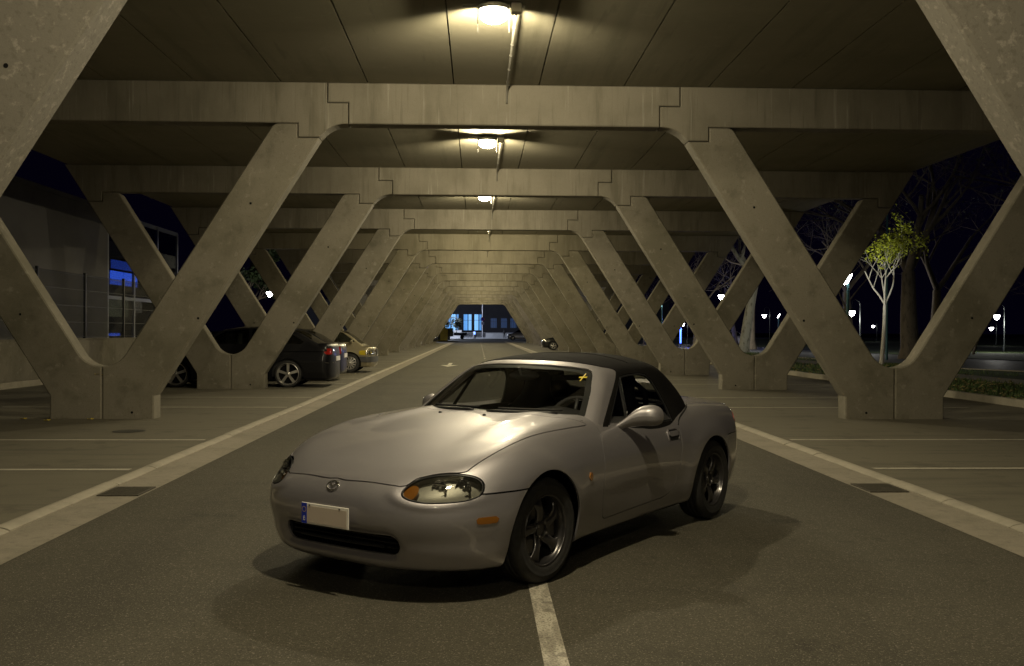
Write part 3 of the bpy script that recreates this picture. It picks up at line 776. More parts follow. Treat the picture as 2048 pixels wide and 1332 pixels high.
SG=[(-.745,.76),(-1.160,1.062),(-1.20,1.078),(-1.30,1.086),(-1.46,1.090),(-1.55,1.078),(-1.61,1.03),(-1.645,.95),(-1.67,.86),(-1.675,.76)]
def g_sg(V,grow=0): return np.maximum(sdpoly(V[:,0],V[:,2],SG)-grow,.40-np.abs(V[:,1]))
RW=[(.0,.925),(.34,.925),(.40,.94),(.40,.98),(.345,1.08),(.30,1.11),(0,1.115)]
RWP=RW+[(-a,b) for a,b in RW[::-1] if a>0]
def g_rw(V): return np.maximum(sdpoly(V[:,1],V[:,2],RWP),V[:,0]+1.85)
# trim to above the body
def g_base(V): return -(F(V)+.012)
Vg,Fg=clip(VG,FG,g_base(VG))
(Vw,Fw),(Vg,Fg)=split(Vg,Fg,g_ws,.001)
(Vf,Ff),(Vg,Fg)=split(Vg,Fg,g_frame,.001)
(Vsg,Fsg),(Vg,Fg)=split(Vg,Fg,g_sg,.001)
(Vrw,Frw),(Vg,Fg)=split(Vg,Fg,g_rw,.001)
wf=piece('windscreen_frame',Vf,Ff,P_silver,car,G,rim=.02)
top=piece('soft_top',Vg,Fg,P_cloth,car,G,rim=.015,shift=.004)
ws=piece('windscreen',Vw,Fw,P_glass,car,G,rim=0,shift=-.003)
a=clip(Vw,Fw,-g_wi(Vw)); piece('frit_band',a[0],a[1],P_black,ws,G,rim=0,shift=-.0045)
rw=piece('rear_window',Vrw,Frw,P_pvc,top,G,rim=0,shift=-.001)
for s in (1,-1):
    a=clip(Vsg,Fsg,-s*Vsg[:,1]); d_=doors[s]
    sg=piece('side_window',a[0],a[1],P_sglass,d_,G,rim=0,shift=-.004)
    e=clip(a[0],a[1],-g_sg(a[0],-.011)); piece('window_seal',e[0],e[1],P_black,sg,G,rim=.012,shift=.001)
    def g_bar(V):
        p=np.array([-1.175,1.07]); q=np.array([-1.035,.76]); e_=(q-p)/np.linalg.norm(q-p)
        return np.abs((V[:,0]-p[0])*(-e_[1])+(V[:,2]-p[1])*e_[0])-.010
    e=clip(a[0],a[1],g_bar(a[0])); piece('quarterlight_bar',e[0],e[1],P_black,sg,G,rim=.015,shift=.003)
    def g_ch(V):
        p=np.array([-1.170,1.07]); q=np.array([-1.030,.76]); e_=(q-p)/np.linalg.norm(q-p)
        return np.abs((V[:,0]-p[0]+.011)*(-e_[1])+(V[:,2]-p[1])*e_[0])-.0022
    e=clip(a[0],a[1],g_ch(a[0])); piece('bright_trim',e[0],e[1],P_chrome,sg,G,rim=.004,shift=.006)
# seam over the soft top behind the front bow, and base trim
for xs_ in (-1.42,-1.86):
    b=MB(); P=[]
    for k in range(41):
        y=-.50+1.0*k/40
        lo,hi=.9,1.35
        for _ in range(26):
            mid=(lo+hi)/2
            if G(np.array([[xs_-.04*(abs(y)/.5)**2,y,mid]]))[0]<0: lo=mid
            else: hi=mid
        P.append((xs_-.04*(abs(y)/.5)**2,y,lo+.0045))
    b.tube(P,.0035,6); b.build('seam',P_cloth,top,smooth=True)
# base moulding round the back of the top, following its lower edge
cn={}
for f in Fg:
    for a_ in range(len(f)): cn[(f[a_],f[(a_+1)%len(f)])]=1
bset={i_ for e in cn if (e[1],e[0]) not in cn for i_ in e}
bp=[Vg[i_] for i_ in bset if abs(F(Vg[i_][None])[0]+.012)<.004 and Vg[i_][0]<-1.70]
bp.sort(key=lambda p:math.atan2(p[1],-(p[0]+1.5)))
b=MB(); bp=bp[::3]; b.tube([(p[0]+(-.004 if 1 else 0),p[1]*1.004,p[2]+.008) for p in bp],.008,8); b.build('base_moulding',P_black,top,smooth=True)
# yellow cross sticker inside the screen corner
M_st=mat('sticker_yellow',(.65,.5,.04),.5)
# ---------------------------------------------------------------- interior
b=MB(); b.box(-2.0,-.50,-.66,.66,.22,.24); b.box(-2.02,-1.98,-.64,.64,.24,.84); b.box(-2.30,-1.98,-.56,.56,.80,.83)
b.box(-1.95,-.60,-.15,.15,.24,.50); b.box(-.62,-.55,-.66,.66,.24,.80)
for s in (1,-1): b.grid([[(xx,s*(.665 if zz<.7 else .655),zz) for zz in (.24,.55,.80,.825)] for xx in (-.60,-1.2,-1.95)])
b.build('cabin_tub',P_int,car)
b=MB(); P=[]
for i in range(25):
    y=-.64+1.28*i/24; fx=-.425-.24*(abs(y)/.66)**2.1
    hump=.045*math.exp(-((y-.35)/.17)**2)
    P.append([(fx,y,.845-.02*(abs(y)/.6)**2),(fx-.16,y,.850+hump*.5),(fx-.26-.06*(1-abs(y)/.7),y,.850+hump),(-.86,y,.825+hump*.7),(-.885,y,.77+hump*.3),(-.87,y,.62),(-.80,y,.50)])
b.grid(P,flip=True); b.build('dashboard',P_int2,car,smooth=True)
for s in (1,-1):
    seat=empty('seat',(-1.45,s*.35,.24)); seat.parent=car
    b=MB(); P=[]
    for (zz,hw,xc,dp) in ((.12,.24,-.02,.10),(.25,.25,-.04,.10),(.45,.24,-.10,.085),(.60,.19,-.15,.07),(.66,.13,-.17,.06),(.70,.115,-.18,.055),(.80,.11,-.20,.05),(.83,.08,-.205,.035)):
        P.append([(xc+dp*math.sin(t)*(1 if math.sin(t)>0 else .7),hw*math.copysign(abs(math.cos(t))**.7,math.cos(t)),zz) for t in [2*PI*k/20 for k in range(21)]])
    b.grid(P); b.add(P[-1][:20],[tuple(range(20))]); b.build('seat_back',P_int,seat,smooth=True)
    b=MB(); P=[]
    for (xx,hw,h0) in ((.46,.20,.02),(.44,.23,.0),(.2,.245,-.01),(.0,.24,-.03),(-.1,.22,-.03)):
        P.append([(xx,hw*math.copysign(abs(math.cos(t))**.6,math.cos(t)),.12+h0+.07*math.sin(t)) for t in [2*PI*k/20 for k in range(21)]])
    b.grid(P); b.add(P[0][:20],[tuple(range(19,-1,-1))]); b.build('seat_cushion',P_int,seat,smooth=True)
# steering wheel
sw=empty('steering_wheel',(-.98,.35,.765)); sw.parent=car; sw.rotation_euler=(0,math.radians(-24),0)
b=MB(); b.tube([(0,.185*math.cos(a),.185*math.sin(a)) for a in [2*PI*k/40 for k in range(41)]],.0145,10,cap=False); b.build('rim',P_int2,sw,smooth=True)
b=MB(); b.lathe([(.0001,-.03),(.05,-.03),(.07,-.01),(.07,.02),(.04,.09)],20,(0,0,0),'x')
for a in (90,200,340): b.tube([(0,.05*math.cos(math.radians(a)),.05*math.sin(math.radians(a))),(0,.18*math.cos(math.radians(a)),.18*math.sin(math.radians(a)))],.013,8)
b.build('hub',P_int2,sw,smooth=True)
b=MB(); b.lathe([(.0001,.005),(.105,.0),(.115,-.03)],20,(0,0,0),'x'); 
mi=b.build('rear_view_mirror',P_int2,car,smooth=True); mi.location=(-.915,.0,1.075); mi.scale=(1,1.05,.30)
b=MB(); b.tube([(-.90,0,1.08),(-.88,0,1.13)],.008,8); b.build('mirror_stalk',P_int2,mi).matrix_parent_inverse=mi.matrix_basis.inverted()
# roof bow tubes and roll bar behind the seats
b=MB(); b.tube([(-1.72,-.52,.78),(-1.72,-.50,.95),(-1.72,-.40,1.02),(-1.72,0,1.03),(-1.72,.40,1.02),(-1.72,.50,.95),(-1.72,.52,.78)],.02,10); b.build('roll_bar',P_int,car,smooth=True)
# wipers, washer jets, cowl
def onG(y,z):
    lo,hi=0,1.2; o=np.array([-.95,y,z])
    for _ in range(26):
        m2=(lo+hi)/2
        if G(np.array([o+np.array([m2,0,0])]))[0]<0: lo=m2
        else: hi=m2
    return Vector((o[0]+lo,y,z))
for (dy,dz) in ((.022,.004),(.004,.022)):
    b=MB(); q=[onG(.475+sy*dy,1.075+sz*dz)+Vector((.004,0,.002)) for sy,sz in ((-1,-1),(1,-1),(1,1),(-1,1))]
    b.add(q,[(0,1,2,3)]); b.build('sticker',M_st,ws)
for (ya,za,yb2,zb2) in ((.10,.862,.52,.858),(-.46,.855,.0,.866)):
    t=empty('wiper',(0,0,0)); t.parent=car
    p0=onG(ya,za); p1=onG(yb2,zb2); b=MB()
    pp=[onG(ya+(yb2-ya)*k/10,za+(zb2-za)*k/10)+Vector((.030,0,.018)) for k in range(11)]
    b.tube(pp,[.006]+[.010]*9+[.006],6); b.build('arm',P_black,t,smooth=True)
    b=MB(); pp=[onG(ya+(yb2-ya)*k/10,za+.022+(zb2-za)*k/10)+Vector((.010,0,.010)) for k in range(1,11)]
    b.tube(pp,.007,6); b.build('blade',P_rubber,t,smooth=True)
b=MB(); P=[]
for k in range(41):
    y=-.68+1.36*k/40; fx=-.335-.235*(abs(y)/.70)**2.3
    zz=float(zc_(np.array(fx))-crown_(np.array(fx))*(y/.7)**2)
    P.append([(fx+.0,y,zz-.012),(fx-.05,y,zz-.030),(fx-.12,y,zz-.035),(fx-.17,y,zz-.045)])
b.grid(P); b.build('cowl_panel',P_black,car,smooth=True)
for yy in (-.17,.17):
    b=MB(); b.lathe([(.011,-.004),(.011,.006),(.006,.010),(.0001,.011)],10,(0,0,0),'z'); o=b.build('washer_jet',P_black,hood,smooth=True)
    fx=-.26; o.location=(fx,yy,float(zc_(np.array(fx))-crown_(np.array(fx))*(yy/.7)**2+.013*np.exp(-((abs(yy)-.44)/.1)**2)))
# antenna + deck lip
# ---------------------------------------------------------------- wheels
def make_wheel(front=True):
    t=empty('wheel',(0,0,0)); t.parent=car
    b=MB(); prof=[(.190,-.085),(.205,-.094),(.235,-.098),(.262,-.094),(.279,-.082),(.286,-.066),(.2885,-.04),(.2865,-.038),(.2865,-.032),(.289,-.030),(.289,-.004),(.2865,-.002),(.2865,.004),(.289,.006),(.289,.030),(.2865,.032),(.2865,.038),(.2885,.04),(.286,.066),(.279,.082),(.262,.094),(.250,.0965),(.249,.098),(.240,.0985),(.238,.097),(.222,.0965),(.205,.094),(.192,.085)]
    b.lathe(prof,72,(0,0,0),'y'); b.build('tyre',P_rubber,t,smooth=True)
    # rim barrel and lip
    b=MB(); b.lathe([(.192,-.09),(.180,-.088),(.172,-.06),(.168,-.02),(.170,.03),(.176,.055),(.181,.064),(.184,.074),(.184,.084),(.190,.090),(.194,.088),(.194,.080)],72,(0,0,0),'y')
    rim=b.build('rim',P_rim,t,smooth=True)
    # five spokes
    for k in range(5):
        a0=2*PI*k/5+.25; b=MB(); P=[]
        for (r,hw,yy,th) in ((.030,.032,.038,.020),(.055,.031,.050,.022),(.085,.027,.058,.023),(.115,.027,.062,.022),(.145,.034,.061,.020),(.165,.046,.057,.017),(.178,.062,.050,.014)):
            row=[]; tw=-.22*((r-.03)/.15)
            for q in range(13):
                an=PI*q/12; w_=hw*math.cos(an); hh=th*math.sin(an)**.8
                rr=math.hypot(r,w_) if r>.16 else r
                ca=a0+tw
                x_s=r*math.cos(ca)-w_*math.sin(ca); z_s=r*math.sin(ca)+w_*math.cos(ca)
                row.append((x_s,yy-.012+hh,z_s))
            P.append(row)
        b.grid(P); b.grid([[p for p in (r_[0],r_[-1])] for r_ in P],flip=True); b.build('spoke',P_rim,rim,smooth=True)
    b=MB(); b.lathe([(.050,.030),(.050,.052),(.046,.060),(.036,.062),(.033,.050),(.0001,.048)],32,(0,0,0),'y'); b.build('hub_cap',P_rim,rim,angle=40)
    for k in range(4):
        b=MB(); a=2*PI*k/4+.6; b.lathe([(.0095,.045),(.0095,.064),(.006,.067),(.0001,.067)],6,(.043*math.cos(a),0,.043*math.sin(a)),'y')
        b.build('lug_nut',P_disc,rim)
    b=MB(); b.lathe([(.05,.0),(.13,.0),(.13,-.02),(.05,-.02)],40,(0,0,0),'y'); b.box(-.15,-.09,-.04,.03,-.06,.06); b.build('brake_disc',P_disc,t,angle=40)
    return t
w0=make_wheel()
wheels=[(0,.700,-.055,0),(0,-.700,-.055,PI),(-2.265,.700,0,0),(-2.265,-.700,0,PI)]
for i,(wx,wy,st,fl) in enumerate(wheels):
    t=w0 if i==0 else copy_tree(w0,car)
    t.location=(wx,wy,.287); t.rotation_euler=(0,[.3,0,.9,0][i]*0,fl+st)
    if i==2: t.rotation_euler=(0,.55,0)
# exhaust
b=MB(); b.tube([(-2.9,-.45,.20),(-3.12,-.45,.21)],.032,16); b.build('exhaust_pipe',P_chrome,car,smooth=True)
# ---------------------------------------------------------------- other parked cars (generic shapes)
P_navy=paint('dark_navy_paint',(.005,.005,.0065),.0,.4,.05); P_dgrey=paint('dark_grey_paint',(.009,.009,.010),.1,.4,.05)
for _m in (P_navy,P_dgrey): _m.node_tree.nodes['Principled BSDF'].inputs['Coat Weight'].default_value=.45; _m.node_tree.nodes['Principled BSDF'].inputs['Specular IOR Level'].default_value=.15
P_gold=paint('champagne_paint',(.32,.28,.18),.5,.35,.05); P_white=paint('white_paint',(.6,.58,.54),.1,.35,.03); P_blk=paint('black_paint',(.008,.008,.009),.2,.3,.03)
P_mpv=paint('pale_silver_paint',(.45,.46,.47),.5,.35,.05); P_truck=paint('pickup_grey_paint',(.10,.11,.13),.3,.4,.05)
P_win=mat('dark_car_glass',(.008,.009,.012),.04,spec=.9); P_win2=glass('car_window_glass',(.35,.38,.36),1.0)
P_alloy=mat('silver_alloy',(.55,.53,.50),.3,.8); P_bump=mat('grey_bumper_plastic',(.06,.06,.06),.55)
P_yel=mat('yellow_indicator',(.50,.38,.02),.2,coat=.5); P_hl=mat('headlamp_chrome',(.7,.7,.68),.12,.9)
P_red2=mat('tail_lens_bright',(.26,.012,.008),.15,coat=.8); P_wlens=mat('white_lens',(.15,.14,.13),.15,coat=.8)
def cap_rays(fn,xa,xb,zs,nt,nm,nc,half=None):
    th=np.linspace(0,2*np.pi,nt+1)[:-1] if half is None else np.linspace(-np.pi/2-half,np.pi/2+half,nt)
    rows=[(xa,np.pi/2*(i+.1)/nc,1) for i in range(nc)]+[(xa+(xb-xa)*i/nm,np.pi/2,1) for i in range(nm+1)]+[(xb,np.pi/2*(i+.1)/nc,-1) for i in range(nc-1,-1,-1)]
    O=np.array([(r[0],0,zs) for r in rows])[:,None,:]; ph=np.array([r[1] for r in rows])[:,None]; sg=np.array([r[2] for r in rows])[:,None]
    D=np.stack([np.cos(ph)*sg+0*th,np.sin(ph)*np.sin(th),np.sin(ph)*np.cos(th)],-1)
    lo=np.zeros(D.shape[:2]); hi=lo+1.8
    for _ in range(24):
        mid=(lo+hi)/2; v=fn(O+D*mid[...,None]); lo=np.where(v<0,mid,lo); hi=np.where(v<0,hi,mid)
    P=O+D*lo[...,None]; n,m=P.shape[:2]; fs=[]
    for i in range(n-1):
        for j in range(m if half is None else m-1):
            j2=(j+1)%m; fs.append((i*m+j,i*m+j2,(i+1)*m+j2,(i+1)*m+j))
    if half is None: fs.append(tuple(range(m-1,-1,-1))); fs.append(tuple(range((n-1)*m,n*m)))
    return P.reshape(-1,3),fs
def make_saloon(name,label,L,Wd,wb,fo,prof,roof,win,pm,wheel_m,box=.08,R=.31,front_l=None,rear_l=None,bumper=None,res=1.0,cat='car',group=None,wm=None,glassm=None,windscreen=None,rr=.66):
    """x forward, origin below front axle. prof: [(x,z)] top of lower body; roof: [(x,z)] roof line; win: side window polygons"""
    t=empty(name,(0,0,0),0,label,cat,group)
    xf=fo; xr=fo-L; hw=Wd/2
    zt=sp([p[0] for p in prof],[p[1] for p in prof]); zr=sp([p[0] for p in roof],[p[1] for p in roof])
    belt=max(p[1] for p in prof)
    def fl(P):
        x,y,z=P[...,0],np.abs(P[...,1]),P[...,2]
        a=(z-zt(x)+.03*(y/hw)**2); s=(y-(hw+np.interp(z,[.1,.35,.6,.75,1.0],[-.07,-.015,0,-.015,-.07])))
        b=x-(xf-.02-.16*(y/hw)**3-.25*np.clip(np.abs(z-.45)-.18,0,1)); c=(xr+.02+.14*(y/hw)**3+.12*np.clip(np.abs(z-.5)-.25,0,1))-x
        f=smax(smax(a,b,box),c,box); f=smax(f,s,box*1.2); return smax(f,.18-z,.05)
    x0,x1=roof[0][0],roof[-1][0]
    def fg(P):
        x,y,z=P[...,0],np.abs(P[...,1]),P[...,2]
        a=(z-zr(x)+.035*(y/.6)**2)*.8; s=(y-(hw-.05-(z-belt+.08)*.33)); e_=np.maximum(x-(x0+.03+(belt-z)*.5),(x1-.03)-x)*.9; return smax(smax(a,s,.07),e_,.04)
    V,Fc=cap_rays(fl,xf-.7,xr+.7,.50,int(72*res)*2,int(70*res),int(24*res))
    def ga(V):
        g=np.full(len(V),9.)
        for ax in (0,-wb):
            d=np.abs(np.hypot(V[:,0]-ax,np.maximum(V[:,2]-R,0)))-(R+.05)
            g=np.minimum(g,np.maximum(d,hw*.6-np.abs(V[:,1])))
        return g
    V,Fc=clip(V,Fc,-ga(V))
    piece('body',V,Fc,pm,t,fl,rim=.03)
    V0_,F0_=cap_rays(fl,xf-.7,xr+.7,.50,120,60,20)
    b=MB(); b.box(xr+.35,xf-.35,-hw*.6,hw*.6,.2,.7); 
    b.build('chassis',P_shell,t)
    VG_,FG_=cap_rays(fg,x0-.35 if x0>x1 else x0,x1+.35,belt-.12,int(64*res),int(70*res),int(14*res),half=.1)
    VG_,FG_=clip(VG_,FG_,-(fl(VG_)+.02))
    gm=glassm or P_win
    def gw(V): 
        g=np.full(len(V),9.)
        for w_ in win: g=np.minimum(g,sdpoly(V[:,0],V[:,2],w_))
        return np.maximum(g,hw*.5-np.abs(V[:,1]))
    zmax=max(p[1] for p in roof); 
    def gfr(V):  # windscreen and rear window from the front / rear slope
        N=gradf(fg,V); up=N[:,2]; 
        a=np.maximum(np.abs(V[:,1])-(hw-.16-(V[:,2]-belt+.08)*.33), V[:,2]-(zmax-.075)); a=np.maximum(a,belt-.03-V[:,2])
        return np.maximum(a,(.22-np.abs(N[:,0])))
    (Vw,Fw),(VG_,FG_)=split(VG_,FG_,gw,.001)
    (Vq,Fq),(VG_,FG_)=split(VG_,FG_,gfr,.001)
    piece('roof',VG_,FG_,pm,t,fg,rim=.02)
    for s in (1,-1):
        for w_ in win:
            a=clip(Vw,Fw,-s*Vw[:,1]); a=clip(a[0],a[1],sdpoly(a[0][:,0],a[0][:,2],w_)-.003)
            if a[1]: piece('side_window',a[0],a[1],gm,t,fg,rim=0,shift=-.006)
    xm=(x0+x1)/2
    for nm__,s in (('windscreen',1),('rear_window',-1)):
        a=clip(Vq,Fq,-s*(Vq[:,0]-xm)); 
        if a[1]: piece(nm__,a[0],a[1],windscreen or gm,t,fg,rim=0,shift=-.006)
    b=MB(); b.box(x1+.5,x0-.6,-hw+.12,hw-.12,.25,belt-.10); 
    for xx in (-wb*.42,-wb*.42-.85): 
        for yy in (-.36,.36): b.box(xx-.12,xx,yy-.22,yy+.22,.5,belt+.22)
    b.build('seats',P_int,t)
    def ptch(nm2,x_lo,x_hi,z0,z1,m2,yin=0,front=True):
        for s in (1,-1):
            def g(V): 
                return np.maximum(np.maximum(np.maximum(x_lo-V[:,0],V[:,0]-x_hi),np.maximum(z0-V[:,2],V[:,2]-z1)),np.maximum(-s*V[:,1],yin-np.abs(V[:,1])))
            a=clip(V0_,F0_,g(V0_)); 
            if a[1]: piece(nm2,a[0],a[1],m2,t,fl,rim=.012,shift=.006)
    for q in (front_l or []): ptch(*q)
    for q in (rear_l or []): ptch(*q)
    if bumper:
        for (xa,xb) in ((xf-.62,xf+.2),(xr-.2,xr+.55)):
            a=clip(V0_,F0_,np.maximum(np.maximum(xa-V0_[:,0],V0_[:,0]-xb),np.maximum(bumper[0]-V0_[:,2],V0_[:,2]-bumper[1])))
            a=clip(a[0],a[1],-ga(a[0]))
            piece('bumper',a[0],a[1],bumper[2],t,fl,rim=.03,shift=.025)
    # wheels
    w0_=None
    for ax in (0,-wb):
        for s in (1,-1):
            if w0_ is None:
                wt=empty('wheel'); wt.parent=t
                b=MB(); b.lathe([(rr*R,-.09),((rr+.12)*R,-.10),(.96*R,-.09),(R,-.06),(R,.06),(.96*R,.09),((rr+.12)*R,.10),((rr+.02)*R,.088)],40,(0,0,0),'y'); b.build('tyre',P_rubber,wt,smooth=True)
                b=MB(); b.lathe([((rr+.02)*R,-.08),((rr-.06)*R,-.05),((rr-.06)*R,.05),((rr-.02)*R,.078),(rr*R,.09),((rr+.04)*R,.086)],40,(0,0,0),'y'); b.lathe([(.0001,-.0),((rr-.06)*R,-.0)],24,(0,0,0),'y',); rm=b.build('rim',wheel_m,wt,angle=50)
                ns=wm or 5
                for k in range(ns):
                    b=MB(); a=2*PI*k/ns+.31; hw1=.034 if ns==5 else .022; c_,s_=math.cos(a),math.sin(a)
                    r0,r1=.03,(rr-.03)*R; vs=[]
                    for (r,h,y_) in ((r0,hw1*.75,.062),(r1,hw1,.050)):
                        vs+=[(r*c_-h*s_,y_,r*s_+h*c_),(r*c_+h*s_,y_,r*s_-h*c_),(r*c_+h*s_,y_-.03,r*s_-h*c_),(r*c_-h*s_,y_-.03,r*s_+h*c_)]
                    b.add(vs,[(0,1,5,4),(1,2,6,5),(2,3,7,6),(3,0,4,7)]); b.build('spoke',wheel_m,rm,fix=True)
                b=MB(); b.lathe([(.055,.05),(.05,.07),(.0001,.072)],20,(0,0,0),'y'); b.build('hub_cap',wheel_m,rm,smooth=True)
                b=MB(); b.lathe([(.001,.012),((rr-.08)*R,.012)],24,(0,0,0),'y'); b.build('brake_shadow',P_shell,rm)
                w0_=wt; wt2=wt
            else: wt2=copy_tree(w0_,t)
            wt2.location=(ax,s*(hw-.105),R); wt2.rotation_euler=(0,0,0 if s>0 else PI)
    # mirrors
    for s in (1,-1):
        b=MB(); b.lathe([(.0001,-.10),(.05,-.08),(.062,0),(.05,.08),(.0001,.10)],14,(0,0,0),'y'); o=b.build('wing_mirror',pm,t,smooth=True); o.location=(x0-.42,s*(hw+.06),belt+.04); o.scale=(.8,1,1)
    b=MB(); b.box(xr+.004,xr+.03,-.26,.26,.62 if not bumper else .5,.73 if not bumper else .61); o=b.build('number_plate',P_plate,t)
    return t
def put(t,x,y,rz): t.location=(x,y,.024); t.rotation_euler=(0,0,rz); return t
# A dark saloon, tail to the aisle.  front axle -> tail = L-fo
navy=make_saloon('parked_car','dark navy saloon with silver five-spoke wheels parked tail to the aisle behind the left strut',4.60,1.72,2.62,.90,
   [(.95,.62),(.7,.82),(.3,.92),(-.4,.98),(-1.2,1.0),(-2.6,1.03),(-3.0,1.05),(-3.6,1.06),(-3.72,.95)],
   [(-.25,.95),(-.5,1.08),(-1.05,1.38),(-1.6,1.44),(-2.3,1.43),(-2.75,1.36),(-3.35,1.06),(-3.5,1.0)],
   [[(-.62,1.03),(-1.12,1.32),(-1.68,1.38),(-1.68,1.03)],[(-1.75,1.03),(-1.75,1.38),(-2.3,1.37),(-2.62,1.31),(-2.98,1.08),(-2.95,1.03)]],
   P_navy,P_alloy,rr=.80,R=.318,box=.14,group='parked cars',
   front_l=[('headlight',.45,1.2,.60,.74,P_hl,.45)],
   rear_l=[('tail_light',-3.72,-3.46,.78,.92,P_red2,.60),('reverse_light',-3.9,-3.60,.81,.84,P_wlens,.55),('tail_trim',-3.9,-3.5,.58,.60,P_chrome,.3)],glassm=P_win2)
put(navy,-3.40-3.70,23.15+.86,PI)
dg=make_saloon('parked_car','dark grey saloon parked beyond the navy one, only its tail lamps and boot showing',4.55,1.70,2.60,.88,
   [(.95,.62),(.7,.80),(.3,.90),(-.4,.96),(-1.2,.98),(-2.6,1.0),(-3.0,1.02),(-3.55,1.03),(-3.67,.9)],
   [(-.25,.93),(-.5,1.06),(-1.05,1.36),(-1.6,1.42),(-2.3,1.41),(-2.75,1.34),(-3.3,1.04),(-3.45,.98)],
   [[(-.62,1.01),(-1.12,1.30),(-1.68,1.36),(-1.68,1.01)],[(-1.75,1.01),(-1.75,1.36),(-2.3,1.35),(-2.6,1.29),(-2.95,1.06),(-2.9,1.01)]],
   P_dgrey,P_alloy,R=.31,box=.14,group='parked cars',
   front_l=[('headlight',.45,1.2,.58,.72,P_hl,.45)],rear_l=[('tail_light',-3.70,-3.44,.72,.92,P_red2,.56),('reverse_light',-3.9,-3.6,.79,.82,P_wlens,.5)],res=.7,glassm=P_win2)
put(dg,-3.60-3.67,26.0+.85,PI)
gold=make_saloon('parked_car','old boxy champagne gold saloon parked nose to the aisle with yellow indicators',4.70,1.74,2.75,.80,
   [(.84,.66),(.76,.80),(.5,.86),(-.5,.93),(-1.2,.94),(-2.6,.95),(-3.1,.96),(-3.8,.94),(-3.9,.86)],
   [(.48,.86),(.36,.95),(-.22,1.33),(-.7,1.405),(-2.3,1.40),(-2.7,1.34),(-3.15,1.0),(-3.3,.93)],
   [[(.20,.98),(-.25,1.29),(-.62,1.34),(-.62,.98)],[(-.70,.98),(-.70,1.34),(-1.62,1.34),(-1.62,.98)],[(-1.70,.98),(-1.70,1.34),(-2.3,1.33),(-2.6,1.28),(-2.85,1.05),(-2.8,.98)]],
   P_gold,P_alloy,R=.31,box=.05,group='parked cars',bumper=(.34,.52,P_bump),wm=12,
   front_l=[('headlight',.5,1.0,.56,.73,P_hl,.46),('indicator',.30,.68,.57,.72,P_yel,.6),('grille',.6,1.0,.56,.73,P_chrome,0.0)][:2],
   rear_l=[('tail_light',-4.0,-3.6,.62,.80,P_red2,.5)],glassm=P_win2)
b=MB(); b.box(.765,.80,-.30,.30,.54,.76,P_chrome)
for k in range(9): b.box(.80,.804,-.28,.28,.555+k*.021,.566+k*.021,P_black)
b.build('grille',None,gold); put(gold,-3.30-.80,31.35+.87,0)
hatch_args=dict(L=4.0,Wd=1.70,wb=2.50,fo=.82,prof=[(.84,.60),(.7,.76),(.3,.88),(-.3,.96),(-1.2,.98),(-2.6,1.0),(-3.0,1.0),(-3.18,.9)],
   roof=[(-.05,.92),(-.3,1.06),(-.85,1.36),(-1.5,1.46),(-2.3,1.44),(-2.8,1.34),(-3.08,1.08),(-3.14,.95)],
   win=[[(-.42,1.02),(-.90,1.30),(-1.52,1.38),(-1.52,1.02)],[(-1.60,1.02),(-1.60,1.38),(-2.3,1.36),(-2.62,1.28),(-2.72,1.05)]])
def hatch(label,pm,wheel,res=.5,wn=5):
    return make_saloon('parked_car',label,pm=pm,wheel_m=wheel,R=.305,group='parked cars',res=res,wm=wn,
       front_l=[('headlight',.25,1.2,.60,.76,P_hl,.42)],rear_l=[('tail_light',-3.3,-2.85,.70,.98,P_red2,.55)],**hatch_args)
h1=hatch('black hatchback standing on the right side beyond the silver convertible, alone in its bay',P_blk,P_alloy,.6); put(h1,4.62+.82,70.0+.85,PI)
h2=hatch('small white car far down the left bays, mostly hidden by struts',P_white,P_alloy); put(h2,-4.95-.82,86.6,0)
h3=hatch('small black car in the left bay just before the yellow container',P_blk,P_alloy); put(h3,-4.45-.82,108.6,0)
mp=make_saloon('parked_car','pale silver people carrier crossing the far mouth of the aisle at right',4.4,1.8,2.7,.85,
   [(.86,.70),(.7,.90),(.3,1.02),(-.3,1.10),(-1.2,1.12),(-2.6,1.15),(-3.3,1.15),(-3.5,1.0)],
   [(.15,1.0),(-.2,1.2),(-.85,1.62),(-1.5,1.74),(-2.6,1.74),(-3.15,1.62),(-3.42,1.25),(-3.48,1.1)],
   [[(-.30,1.20),(-.85,1.55),(-1.45,1.64),(-1.45,1.20)],[(-1.55,1.20),(-1.55,1.64),(-2.4,1.64),(-2.4,1.20)],[(-2.5,1.20),(-2.5,1.63),(-3.0,1.55),(-3.2,1.25)]],
   P_mpv,P_alloy,R=.33,front_l=[('headlight',.25,1.2,.68,.86,P_hl,.42)],rear_l=[('tail_light',-3.6,-3.2,.85,1.2,P_red2,.6)],res=.5)
mp.location=(5.35,150,.0); mp.rotation_euler=(0,0,PI)
# pickup truck at the far end
t=empty('pickup_truck',(-4.2,168,0),0,'grey flatbed pickup truck at the far end beside the yellow container','truck')
b=MB(); b.prism([(-2.3,.45),(-2.35,1.0),(-1.5,1.12),(-1.05,1.85),(-.1,1.9),(.0,1.1),(0,.45)],-.85,.85,bev=.05); b.build('cab',P_truck,t)
b=MB(); b.prism([(-1.30,1.15),(-.98,1.75),(-.65,1.77),(-.65,1.15)],-.87,-.852); b.build('side_window',P_win,t)
b=MB(); b.prism([(-.58,1.15),(-.58,1.77),(-.18,1.77),(-.12,1.15)],-.87,-.852); b.build('side_window',P_win,t)
b=MB(); b.box(.08,2.3,-.9,.9,.62,.70); b.box(.08,2.3,-.9,-.86,.7,1.12); b.box(.08,2.3,.86,.9,.7,1.12); b.box(2.26,2.3,-.9,.9,.7,1.12); b.box(.08,.12,-.9,.9,.7,1.3); b.build('cargo_bed',mat('bed_grey',(.16,.17,.2),.6),t)
